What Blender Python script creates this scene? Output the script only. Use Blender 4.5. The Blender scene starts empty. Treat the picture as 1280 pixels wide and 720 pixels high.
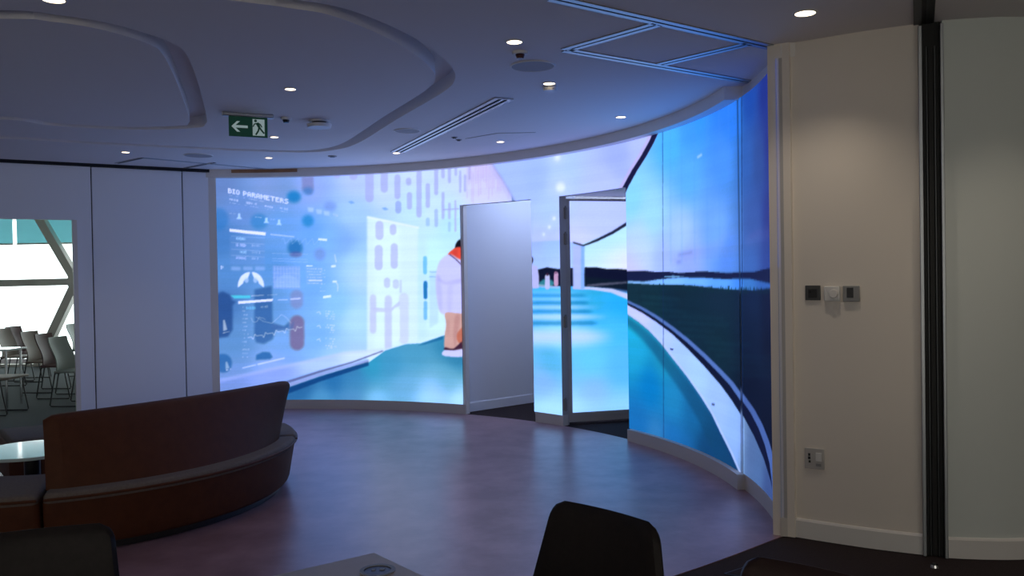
import bpy, bmesh, math, random
import numpy as np
from mathutils import Vector, Matrix
from mathutils.geometry import delaunay_2d_cdt

random.seed(4)
rng = np.random.RandomState(4)
C = bpy.context.scene.collection
R = math.radians
H = 2.90          # ceiling height
EYE = 1.56
F = 1065.0        # focal length in pixels of the 1280 wide photograph
PITCH, ROLL = R(.76), .0165

# ------------------------------------------------------------------ camera
_r = Vector((1, 0, 0)); _f = Vector((0, math.cos(PITCH), -math.sin(PITCH))); _u = Vector((0, math.sin(PITCH), math.cos(PITCH)))
CR = _r * math.cos(ROLL) - _u * math.sin(ROLL)
CU = _u * math.cos(ROLL) + _r * math.sin(ROLL)
cam_d = bpy.data.cameras.new('camera'); cam = bpy.data.objects.new('camera', cam_d); C.objects.link(cam)
cam_d.sensor_width = 36; cam_d.lens = F / 1280 * 36; cam_d.clip_start = .05; cam_d.clip_end = 200
m = Matrix((CR, CU, -_f)).transposed().to_4x4(); m.translation = (0, 0, EYE)
cam.matrix_world = m
bpy.context.scene.camera = cam

def ray(x, y):
    return _f + CR * ((x - 640) / F) + CU * ((360 - y) / F)
def at(x, y, z=0.0):
    """world point of height z seen at photograph pixel x, y"""
    d = ray(x, y); t = (z - EYE) / d.z
    return Vector((0, 0, EYE)) + d * t
def on_line(x, A, B, y=350):
    """plan point where the vertical plane through pixel column x crosses the plan line A-B"""
    d = ray(x, y); d = Vector((d.x, d.y)); A = Vector(A[:2]); e = Vector(B[:2]) - A
    den = d.x * e.y - d.y * e.x
    t = (A.x * e.y - A.y * e.x) / den
    return d * t

# ------------------------------------------------------------------ materials
MATS = {}
def mat(name, col, rough=.6, metal=0, spec=.5, noise=None, bump=None, emit=None, estr=1, coat=0):
    if name in MATS: return MATS[name]
    mt = bpy.data.materials.new(name); mt.use_nodes = True
    nt = mt.node_tree; b = nt.nodes['Principled BSDF']
    b.inputs['Base Color'].default_value = (*col, 1); b.inputs['Roughness'].default_value = rough
    b.inputs['Metallic'].default_value = metal; b.inputs['Specular IOR Level'].default_value = spec
    b.inputs['Coat Weight'].default_value = coat
    tc = nt.nodes.new('ShaderNodeTexCoord')
    if noise:
        col2, scale, lo, hi = noise
        n = nt.nodes.new('ShaderNodeTexNoise'); n.inputs['Scale'].default_value = scale; n.inputs['Detail'].default_value = 8
        n.inputs['Roughness'].default_value = .65
        cr = nt.nodes.new('ShaderNodeValToRGB'); cr.color_ramp.elements[0].position = lo; cr.color_ramp.elements[1].position = hi
        cr.color_ramp.elements[0].color = (*col, 1); cr.color_ramp.elements[1].color = (*col2, 1)
        nt.links.new(tc.outputs['Object'], n.inputs['Vector']); nt.links.new(n.outputs['Fac'], cr.inputs['Fac'])
        nt.links.new(cr.outputs['Color'], b.inputs['Base Color'])
    if bump:
        scale, s = bump
        n = nt.nodes.new('ShaderNodeTexNoise'); n.inputs['Scale'].default_value = scale; n.inputs['Detail'].default_value = 3
        bp = nt.nodes.new('ShaderNodeBump'); bp.inputs['Strength'].default_value = s; bp.inputs['Distance'].default_value = .01
        nt.links.new(tc.outputs['Object'], n.inputs['Vector']); nt.links.new(n.outputs['Fac'], bp.inputs['Height'])
        nt.links.new(bp.outputs['Normal'], b.inputs['Normal'])
    if emit:
        b.inputs['Emission Color'].default_value = (*emit, 1); b.inputs['Emission Strength'].default_value = estr
    MATS[name] = mt
    return mt
WALL = mat('painted_wall', (.85, .78, .70), .7, bump=(180, .04))
PANEL = mat('painted_panel', (.84, .87, .95), .6, bump=(90, .03))
CEIL = mat('painted_ceiling', (.84, .81, .81), .85, bump=(160, .03))
TRIMW = mat('trim_paint', (.80, .77, .74), .5)
VINYL = mat('vinyl_floor', (.225, .125, .14), .32, spec=.65, noise=((.34, .205, .235), 3.2, .36, .66))
CARPET = mat('dark_carpet', (.028, .021, .022), .95, spec=.1, noise=((.055, .042, .044), 160, .3, .7), bump=(300, .4))
ROOMCARPET = mat('grey_carpet', (.075, .085, .09), .9, spec=.15, noise=((.12, .14, .15), 120, .3, .7))
ALU = mat('aluminium', (.50, .52, .54), .42, metal=1)
ALUD = mat('dark_aluminium', (.12, .125, .13), .45, metal=1)
BLACK = mat('black_rubber', (.006, .006, .006), .6)
DARKGAP = mat('dark_slot', (.012, .012, .016), .8)
FRAMEG = mat('display_frame', (.46, .44, .44), .55, spec=.4)
PLINTH = mat('plinth_paint', (.62, .58, .54), .5)
LEATHER = mat('brown_upholstery', (.075, .022, .008), .58, spec=.25, noise=((.095, .030, .011), 14, .3, .7), bump=(220, .15))
SEATF = mat('seat_fabric', (.15, .12, .105), .85, spec=.2, noise=((.19, .16, .14), 60, .3, .7), bump=(300, .3))
SHELL = mat('charcoal_upholstery', (.016, .012, .011), .6, spec=.3, noise=((.024, .017, .016), 40, .3, .7), bump=(260, .15))
SHELLB = mat('brown_black_upholstery', (.035, .016, .013), .55, spec=.4, bump=(260, .15))
TABLEM = mat('beige_laminate', (.62, .52, .43), .42, noise=((.66, .56, .47), 20, .3, .7))
TABLEG = mat('white_gloss_top', (.75, .78, .78), .12, coat=.6)
CHROME = mat('chrome', (.7, .7, .7), .15, metal=1)
WHITEP = mat('white_plastic', (.75, .74, .72), .45)
GREYP = mat('grey_plastic', (.30, .30, .30), .45)
DARKP = mat('dark_plastic', (.02, .02, .022), .3)
TIMBER = mat('timber', (.32, .16, .075), .6, noise=((.42, .22, .11), 9, .3, .7))
STEELW = mat('white_steel', (.78, .74, .68), .5)
ROOMB = mat('taupe_shell', (.30, .24, .20), .5)  # the three shell colours are lightened to include the veil of window glare
ROOMB2 = mat('grey_shell', (.32, .36, .33), .5)
ROOMB3 = mat('plum_shell', (.16, .09, .09), .5)
WIRE = mat('black_steel', (.012, .015, .02), .4)
GREEN = mat('exit_green', (.004, .05, .028), .4, emit=(.004, .05, .028), estr=.25)
EXITW = mat('exit_white', (.5, .6, .58), .4, emit=(.42, .55, .52), estr=.35)
LENS = mat('lamp_lens', (.9, .85, .75), .4, emit=(1, .80, .55), estr=5)
SPEAKM = mat('speaker_grille', (.42, .41, .43), .7, bump=(400, .3))

def glass_mat(name, tint):
    mt = bpy.data.materials.new(name); mt.use_nodes = True; nt = mt.node_tree; nt.nodes.clear()
    o = nt.nodes.new('ShaderNodeOutputMaterial'); mx = nt.nodes.new('ShaderNodeMixShader'); t = nt.nodes.new('ShaderNodeBsdfTransparent')
    g = nt.nodes.new('ShaderNodeBsdfGlossy'); g.inputs['Roughness'].default_value = .02
    fr = nt.nodes.new('ShaderNodeFresnel'); fr.inputs['IOR'].default_value = 1.45
    t.inputs['Color'].default_value = (*tint, 1)
    nt.links.new(fr.outputs[0], mx.inputs[0]); nt.links.new(t.outputs[0], mx.inputs[1]); nt.links.new(g.outputs[0], mx.inputs[2]); nt.links.new(mx.outputs[0], o.inputs[0])
    return mt
GLASS = glass_mat('window_glass', (.93, .97, .97))
def blind_mat():
    mt = bpy.data.materials.new('blind_fabric'); mt.use_nodes = True; nt = mt.node_tree; nt.nodes.clear()
    o = nt.nodes.new('ShaderNodeOutputMaterial'); mx = nt.nodes.new('ShaderNodeMixShader'); mx.inputs[0].default_value = .85
    t = nt.nodes.new('ShaderNodeBsdfTranslucent'); t.inputs['Color'].default_value = (.36, .62, .66, 1)
    d = nt.nodes.new('ShaderNodeBsdfDiffuse'); d.inputs['Color'].default_value = (.6, .75, .75, 1)
    nt.links.new(d.outputs[0], mx.inputs[1]); nt.links.new(t.outputs[0], mx.inputs[2]); nt.links.new(mx.outputs[0], o.inputs[0])
    return mt
BLIND = blind_mat()
def display_mat():
    mt = bpy.data.materials.new('lit_display'); mt.use_nodes = True; nt = mt.node_tree; b = nt.nodes['Principled BSDF']
    a = nt.nodes.new('ShaderNodeVertexColor'); a.layer_name = 'content'
    b.inputs['Base Color'].default_value = (.006, .006, .007, 1); b.inputs['Roughness'].default_value = .7; b.inputs['Specular IOR Level'].default_value = .06
    nt.links.new(a.outputs['Color'], b.inputs['Emission Color']); b.inputs['Emission Strength'].default_value = 1.0
    return mt
DISPLAY = display_mat()

# ------------------------------------------------------------------ object helpers
def props(o, label=None, cat=None, group=None, kind=None):
    if label: o['label'] = label
    if cat: o['category'] = cat
    if group: o['group'] = group
    if kind: o['kind'] = kind
    return o
def thing(name, label, cat, loc=(0, 0, 0), rz=0, group=None):
    o = bpy.data.objects.new(name, None); C.objects.link(o); o.empty_display_size = .1
    o.location = loc; o.rotation_euler = (0, 0, rz)
    return props(o, label, cat, group)
def obj(name, bm, mt, parent=None, local=False, smooth=False, bevel=0, seg=2, label=None):
    """link a bmesh as ONE mesh object; geometry is given in world space unless local"""
    me = bpy.data.meshes.new(name)
    if parent is not None and not local:
        M = Matrix.LocRotScale(parent.location, parent.rotation_euler, None)
        if parent.parent is not None:
            pp = parent.parent
            M = Matrix.LocRotScale(pp.location, pp.rotation_euler, None) @ M
        bmesh.ops.transform(bm, matrix=M.inverted(), verts=bm.verts)
    bmesh.ops.recalc_face_normals(bm, faces=bm.faces)
    bm.to_mesh(me); bm.free()
    me.materials.append(mt)
    o = bpy.data.objects.new(name, me); C.objects.link(o)
    if parent is not None: o.parent = parent
    if smooth:
        for p in me.polygons: p.use_smooth = True
        me.set_sharp_from_angle(angle=R(38))
    if bevel:
        b = o.modifiers.new('bevel', 'BEVEL'); b.width = bevel; b.segments = seg; b.limit_method = 'ANGLE'; b.angle_limit = R(40)
        for p in me.polygons: p.use_smooth = True
        me.set_sharp_from_angle(angle=R(38))
    if label: o['label'] = label
    return o
def B(): return bmesh.new()
def box(bm, c, s, rz=0, M=None):
    r = bmesh.ops.create_cube(bm, size=1)
    T = Matrix.Translation(c) @ Matrix.Rotation(rz, 4, 'Z') @ Matrix.Diagonal((*s, 1))
    if M is not None: T = M @ T
    bmesh.ops.transform(bm, matrix=T, verts=r['verts']); return bm
def cyl(bm, c, r, h, seg=32, r2=None, M=None):
    q = bmesh.ops.create_cone(bm, cap_ends=True, segments=seg, radius1=r, radius2=r if r2 is None else r2, depth=h)
    T = Matrix.Translation(c)
    if M is not None: T = M @ T
    bmesh.ops.transform(bm, matrix=T, verts=q['verts']); return bm
def prism(bm, pts, z0, z1):
    a = [bm.verts.new((p[0], p[1], z0)) for p in pts]; b = [bm.verts.new((p[0], p[1], z1)) for p in pts]
    n = len(pts)
    bm.faces.new(a); bm.faces.new(b[::-1])
    for i in range(n): bm.faces.new((a[i], a[(i + 1) % n], b[(i + 1) % n], b[i]))
    return bm
def ring(bm, c, r0, r1, h, seg=40):
    """annulus with outer radius r1, hanging h below c.z"""
    vs = []
    for k in range(seg):
        a = 2 * math.pi * k / seg; ca, sa = math.cos(a), math.sin(a)
        vs.append([bm.verts.new((c[0] + ca * r, c[1] + sa * r, z)) for r, z in ((r1, c[2]), (r1 * .97, c[2] - h), (r0, c[2] - h), (r0, c[2]))])
    for k in range(seg):
        p, q = vs[k], vs[(k + 1) % seg]
        for j in range(4): bm.faces.new((p[j], p[(j + 1) % 4], q[(j + 1) % 4], q[j]))
    return bm
def tube(bm, pts, r, seg=8, closed=False):
    pts = [Vector(p) for p in pts]; rings = []
    n = len(pts)
    for i, p in enumerate(pts):
        if closed: d = (pts[(i + 1) % n] - pts[i - 1]).normalized()
        else: d = (pts[min(i + 1, n - 1)] - pts[max(i - 1, 0)]).normalized()
        up = Vector((0, 0, 1)) if abs(d.z) < .9 else Vector((1, 0, 0))
        a = d.cross(up).normalized(); b = d.cross(a).normalized()
        rings.append([bm.verts.new(p + a * r * math.cos(t) + b * r * math.sin(t)) for t in [2 * math.pi * k / seg for k in range(seg)]])
    for i in range(n if closed else n - 1):
        p, q = rings[i], rings[(i + 1) % n]
        for k in range(seg): bm.faces.new((p[k], p[(k + 1) % seg], q[(k + 1) % seg], q[k]))
    if not closed: bm.faces.new(rings[0]); bm.faces.new(rings[-1][::-1])
    return bm
def struct(name, bm, mt, bevel=0, smooth=False, label=None):
    o = obj(name, bm, mt, bevel=bevel, smooth=smooth); o['kind'] = 'structure'
    if label: o['label'] = label
    return o
def copy_tree(o, parent=None):
    c = o.copy(); C.objects.link(c); c.parent = parent
    for ch in o.children: copy_tree(ch, c)
    return c
def catmull(P, n=8, closed=False):
    P = [Vector(p) for p in P]; out = []; N = len(P)
    rng_ = range(N) if closed else range(N - 1)
    for i in rng_:
        p0 = P[(i - 1) % N] if closed or i > 0 else P[0]
        p1, p2 = P[i], P[(i + 1) % N]
        p3 = P[(i + 2) % N] if closed or i + 2 < N else P[-1]
        for k in range(n):
            t = k / n
            out.append(.5 * ((2 * p1) + (p2 - p0) * t + (2 * p0 - 5 * p1 + 4 * p2 - p3) * t * t + (3 * p1 - p0 - 3 * p2 + p3) * t ** 3))
    if not closed: out.append(P[-1])
    return out

# ------------------------------------------------------------------ the curve of the video wall (plan)
CC = np.array([-2.6, 5.6]); CK = [0.01371534, 0.28881068, 4.24217847]
th = np.linspace(R(104), R(-8), 1600)
rr = np.polyval(CK, th)
CX, CY = CC[0] + rr * np.cos(th), CC[1] + rr * np.sin(th)
CS = np.concatenate([[0], np.cumsum(np.hypot(np.diff(CX), np.diff(CY)))])
CA = np.arctan2(CX, CY)          # azimuth from the standpoint
def cpos(s, off=0.0):
    """point on the curve at arc length s, moved off metres into the lounge"""
    x, y = np.interp(s, CS, CX), np.interp(s, CS, CY)
    x2, y2 = np.interp(s + .01, CS, CX), np.interp(s + .01, CS, CY); x1, y1 = np.interp(s - .01, CS, CX), np.interp(s - .01, CS, CY)
    tx, ty = x2 - x1, y2 - y1; l = np.hypot(tx, ty); tx, ty = tx / l, ty / l
    return x + ty * off, y - tx * off
def s_of(x, y=420):
    d = ray(x, y); return float(np.interp(math.atan2(d.x, d.y), CA, CS))
def wall_sz(x, y):
    """(arc length, height) of the display point seen at a photograph pixel"""
    d = ray(x, y); a = math.atan2(d.x, d.y); s = float(np.interp(a, CA, CS))
    px, py = np.interp(s, CS, CX), np.interp(s, CS, CY)
    return s, EYE + d.z * math.hypot(px, py) / math.hypot(d.x, d.y)
def strip(bm, s0, s1, z0, z1, o0, o1, n=None):
    """curved solid between offsets o0 and o1"""
    n = n or max(2, int((s1 - s0) / .04)); secs = []
    for s in np.linspace(s0, s1, n + 1):
        a, b = cpos(s, o0), cpos(s, o1)
        secs.append([bm.verts.new((*p, z)) for p, z in ((a, z0), (b, z0), (b, z1), (a, z1))])
    for p, q in zip(secs, secs[1:]):
        for j in range(4): bm.faces.new((p[j], p[(j + 1) % 4], q[(j + 1) % 4], q[j]))
    bm.faces.new(secs[0]); bm.faces.new(secs[-1][::-1])
    return bm
S0 = s_of(269); S1 = s_of(579, 500); S2 = s_of(668, 500); S3 = s_of(703, 500); S4 = s_of(786.5, 500); S5 = s_of(926.5, 500); S6 = S5 + 1.15
ZP, ZT, ZD = .11, 2.815, 2.385   # plinth top, display top, door head
# door leaf: hinged beside the pillar, swung back
LP0 = at(711, 531, 0); LP1 = at(787, 526, 0); LD = (LP1 - LP0).normalized(); LW = 1.0
def leaf_sz(x, y):
    p = on_line(x, LP0, LP1, y); d = ray(x, y)
    return (p - LP0.xy).dot(LD.xy), EYE + d.z * p.length / Vector((d.x, d.y)).length

# ------------------------------------------------------------------ the picture shown on the display
class Canvas:
    def __init__(s, fn, x0, x1, z0, z1, d=.0075):
        s.fn = fn; s.x = np.arange(x0, x1 + d, d); s.z = np.arange(z0, z1 + d, d); s.d = d
        s.X, s.Z = np.meshgrid(s.x, s.z); s.im = np.zeros(s.X.shape + (3,)) + [.3, .5, .8]
    def pts(s, P, sub=6):
        out = []
        for i in range(len(P)):
            a, b = P[i], P[(i + 1) % len(P)]
            n = max(1, min(sub, int(math.hypot(b[0] - a[0], b[1] - a[1]) / 12) + 1))
            for k in range(n): out.append(s.fn(a[0] + (b[0] - a[0]) * k / n, a[1] + (b[1] - a[1]) * k / n))
        return np.array(out)
    def mask(s, P, blur=0):
        q = s.pts(P); pad = blur * 3 + .03
        i0, i1 = np.searchsorted(s.x, [q[:, 0].min() - pad, q[:, 0].max() + pad]); j0, j1 = np.searchsorted(s.z, [q[:, 1].min() - pad, q[:, 1].max() + pad])
        if i1 <= i0 or j1 <= j0: return None
        m = np.zeros((j1 - j0, i1 - i0))
        for ox, oz in ((-.25, -.25), (.25, -.25), (-.25, .25), (.25, .25)):
            X = s.X[j0:j1, i0:i1] + ox * s.d; Z = s.Z[j0:j1, i0:i1] + oz * s.d
            ins = np.zeros(X.shape, bool)
            for k in range(len(q)):
                x1, y1 = q[k]; x2, y2 = q[(k + 1) % len(q)]
                if y1 == y2: continue
                ins ^= ((y1 > Z) != (y2 > Z)) & (X < (x2 - x1) * (Z - y1) / (y2 - y1) + x1)
            m += ins * .25
        if blur > 0:
            n = max(1, int(blur / s.d * 2)); k = np.exp(-.5 * (np.arange(-n, n + 1) / (blur / s.d)) ** 2); k /= k.sum()
            e = np.pad(m, n, mode='edge')
            e = np.apply_along_axis(lambda v: np.convolve(v, k, 'valid'), 0, e); m = np.apply_along_axis(lambda v: np.convolve(v, k, 'valid'), 1, e)
        return (slice(j0, j1), slice(i0, i1)), m
    def lift(s, c):
        c = np.array(c, float); k = min(1, max(0, (c.mean() - 60) / 90)); return np.clip(c * (1 + k * np.array([.05, .10, .05])) + 3 * k, 0, 255)
    def poly(s, P, col, a=1, blur=0):
        r = s.mask(P, blur)
        if r is None: return
        sl, m = r; m = (m * a)[..., None]
        s.im[sl] = s.im[sl] * (1 - m) + np.array(col) / 255. * m
    def zone(s, P, ctrl, a=1, blur=0, pw=3):
        r = s.mask(P, blur)
        if r is None: return
        sl, m = r; X, Z = s.X[sl], s.Z[sl]; acc = np.zeros(X.shape + (3,)); W = np.zeros(X.shape)
        for x, y, c in ctrl:
            u, v = s.fn(x, y); w = 1 / (((X - u) ** 2 + (Z - v) ** 2) ** (pw / 2) + 2e-3)
            c = np.array(c, float) if isinstance(c, list) else s.lift(c)
            acc += w[..., None] * c / 255.; W += w
        acc /= W[..., None]; m = (m * a)[..., None]
        s.im[sl] = s.im[sl] * (1 - m) + acc * m
    def pill(s, x, y0, y1, w, col, a=1, blur=.006, slant=0):
        r = min(w / 2, (y1 - y0) / 2); P = []
        for k in range(9):
            t = math.pi * k / 8; P.append((x + w / 2 * math.cos(t), y0 + r - r * math.sin(t)))
        for k in range(9):
            t = math.pi * k / 8; P.append((x - w / 2 * math.cos(t) + slant, y1 - r + r * math.sin(t)))
        s.poly(P, col, a, blur)
    def ell(s, x, y, rx, ry, col, a=1, blur=0):
        s.poly([(x + rx * math.cos(t), y + ry * math.sin(t)) for t in np.linspace(0, 2 * math.pi, 17)[:-1]], col, a, blur)
    def line(s, P, w, col, a=1, blur=0):
        for (x0, y0), (x1, y1) in zip(P, P[1:]):
            L = math.hypot(x1 - x0, y1 - y0) or 1; nx, ny = -(y1 - y0) / L * w / 2, (x1 - x0) / L * w / 2
            s.poly([(x0 + nx, y0 + ny), (x1 + nx, y1 + ny), (x1 - nx, y1 - ny), (x0 - nx, y0 - ny)], col, a, blur)
    def band(s, P, Q, col, a=1, blur=0):
        s.poly(list(P) + list(Q)[::-1], col, a, blur)

def paint_pool(c):
    """the long indoor pool with the lit ceiling above it (shared by pillar and door leaf)"""
    c.zone([(560, 170), (850, 120), (850, 330), (560, 345)], [(672, 221, [164, 194, 250]), (772, 196, [162, 183, 242]), (640, 230, (160, 178, 238)), (700, 215, (168, 190, 246)), (800, 180, (172, 180, 236)), (690, 260, (168, 190, 246)), (740, 270, (180, 188, 242)), (680, 310, (172, 180, 240)), (760, 235, (176, 184, 240)), (720, 300, (196, 196, 240))])
    for x, y, r in ((697, 197, 11), (701, 234, 17), (708, 256, 9), (693, 273, 6), (687, 284, 5), (680, 293, 4)):
        c.ell(x, y, r, r, (195, 218, 255), .55, .05 if r > 8 else .02)
        c.ell(x, y, r * .35, r * .35, (235, 250, 255), .95, .02 if r > 8 else .01)
    # lower band of the far side, between ceiling and trees
    c.zone([(655, 303), (700, 300), (728, 306), (728, 345), (655, 345)], [(668, 308, (150, 168, 236)), (690, 312, (150, 180, 245)), (668, 330, (160, 185, 248)), (697, 333, (175, 195, 240)), (722, 330, (160, 185, 250))])
    # far window with evening sky
    c.zone([(728, 305), (760, 292), (800, 268), (800, 340), (728, 340)], [(732, 320, (170, 215, 246)), (760, 300, (170, 215, 248)), (780, 290, (178, 220, 250)), (770, 325, (215, 222, 240)), (735, 333, (210, 222, 240)), (783, 332, (222, 212, 236))])
    # treeline
    tr = [(655, 336), (668, 335), (672, 337), (684, 334), (697, 336), (712, 335), (732, 334), (745, 334), (758, 336), (772, 336), (784, 337), (800, 339)]
    c.band(tr, [(655, 356), (700, 358), (735, 358), (760, 359), (800, 362)], (14, 20, 50), 1, .004)
    c.band([(725, 345), (760, 349), (800, 353)], [(725, 358), (760, 360), (800, 366)], (14, 28, 48), 1, .01)
    c.band([(733, 356), (752, 354), (784, 352)], [(733, 358.5), (752, 357), (784, 354)], (110, 110, 140), .7, .006)
    # pool
    c.zone([(655, 359), (722, 358), (740, 359), (765, 362), (800, 370), (800, 545), (655, 545)], [(670, 372, (60, 170, 235)), (700, 420, (120, 205, 250)), (690, 450, (75, 165, 215)), (682, 481, [136, 188, 236]), (690, 510, (160, 208, 244)), (740, 375, (40, 160, 215)), (775, 380, (30, 160, 225)), (767, 411, [72, 196, 255]), (740, 450, (95, 190, 235)), (775, 460, (80, 170, 225)), (742, 491, [140, 192, 240]), (775, 510, (120, 190, 225)), (722, 515, (155, 205, 242))])
    for y, h, xe, a in ((366, 2.5, 750, .55), (374, 3.5, 755, .65), (384, 5, 760, .75), (396, 7, 768, .8), (421, 19, 776, .95)):
        c.poly([(655, y - h / 2), (xe - 45, y - h / 2), (xe - 8, y), (xe - 45, y + h / 2), (655, y + h / 2)], (200, 226, 255), a, .02 if h < 10 else .05)
    for y, h, xe in ((369.5, 3, 735), (378.5, 4, 738), (389.5, 4, 742), (404, 5, 748)):
        c.poly([(655, y - h / 2), (xe - 8, y - h / 2), (xe, y), (xe - 8, y + h / 2), (655, y + h / 2)], (20, 120, 200), .6, .012)
    c.zone([(655, 500), (800, 495), (800, 545), (655, 545)], [(690, 515, (170, 215, 245)), (760, 512, (150, 198, 238))], .6, .06)
    # white pool rim and column
    c.band([(716, 358), (740, 359), (765, 361), (784, 367), (800, 372)], [(716, 361), (738, 362), (763, 365.5), (784, 374), (800, 380)], (205, 210, 240), .95, .004)
    c.poly([(716, 308), (730, 306), (730, 362), (716, 361)], (178, 196, 248), 1, .005)
    c.poly([(726, 307), (730.5, 306), (730.5, 361), (726, 361)], (120, 180, 250), .7, .006)
    # curved dark head of the glazing
    c.band([(716, 302), (729, 306), (745, 299), (765, 289), (784, 277), (800, 265)], [(716, 304), (729, 308), (746, 302), (766, 292.5), (784, 281.5), (800, 270)], (22, 22, 60), .95, .004)
    # small figures far away
    c.poly([(655, 321), (664, 321), (666, 327), (666, 331), (672, 333), (674, 345), (674, 360), (655, 362)], (185, 190, 238), 1, .005)
    c.ell(664, 325, 3, 5, (40, 30, 60), 1, .004)
    c.poly([(674, 353), (680, 349), (690, 350), (694, 354), (690, 358), (674, 358)], (60, 160, 180), .8, .008)
    c.pill(684.5, 343, 362, 6, (190, 195, 235), 1, .004); c.pill(695.5, 340, 358, 5.5, (200, 160, 205), 1, .004)
    c.ell(684.5, 343, 1.6, 1.8, (60, 30, 60), 1); c.ell(695, 341, 1.8, 1.6, (150, 110, 150), 1)
    c.band([(672, 355), (700, 358)], [(672, 359), (700, 361)], (190, 205, 240), .6, .004)

FONT = {'B': ('1110', '1001', '1110', '1001', '1001', '1110'), 'I': ('111', '010', '010', '010', '010', '111'), 'O': ('0110', '1001', '1001', '1001', '1001', '0110'),
        'P': ('1110', '1001', '1001', '1110', '1000', '1000'), 'A': ('0110', '1001', '1001', '1111', '1001', '1001'), 'R': ('1110', '1001', '1110', '1010', '1001', '1001'),
        'M': ('10001', '11011', '10101', '10101', '10001', '10001'), 'E': ('1111', '1000', '1110', '1000', '1000', '1111'), 'T': ('11111', '00100', '00100', '00100', '00100', '00100'),
        'S': ('0111', '1000', '0110', '0001', '0001', '1110'), ' ': ('00',) * 6}
def write(c, text, x0, y0, x1, y1, h, col, a=1):
    total = sum(len(FONT[t][0]) + 1 for t in text); u = 0
    for t in text:
        for r, row in enumerate(FONT[t]):
            k = 0
            while k < len(row):
                if row[k] == '1':
                    e = k
                    while e < len(row) and row[e] == '1': e += 1
                    f0, f1 = (u + k) / total, (u + e) / total
                    xa, xb = x0 + (x1 - x0) * f0, x0 + (x1 - x0) * f1; ya, yb = y0 + (y1 - y0) * f0, y0 + (y1 - y0) * f1
                    c.poly([(xa, ya + r * h / 6), (xb, yb + r * h / 6), (xb, yb + (r + 1.1) * h / 6), (xa, ya + (r + 1.1) * h / 6)], col, a)
                    k = e
                else: k += 1
        u += len(FONT[t][0]) + 1
def scribble(c, x0, y0, x1, y1, h, col, a, dens=.6):
    """a line of unreadable small print"""
    n = int(math.hypot(x1 - x0, y1 - y0) / 1.6)
    for k in range(n):
        if random.random() < dens:
            f = k / n; x, y = x0 + (x1 - x0) * f, y0 + (y1 - y0) * f; g = h * random.uniform(.5, 1)
            c.poly([(x, y - g / 2), (x + 1.5, y - g / 2), (x + 1.5, y + g / 2), (x, y + g / 2)], col, a * random.uniform(.5, 1))

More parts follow.
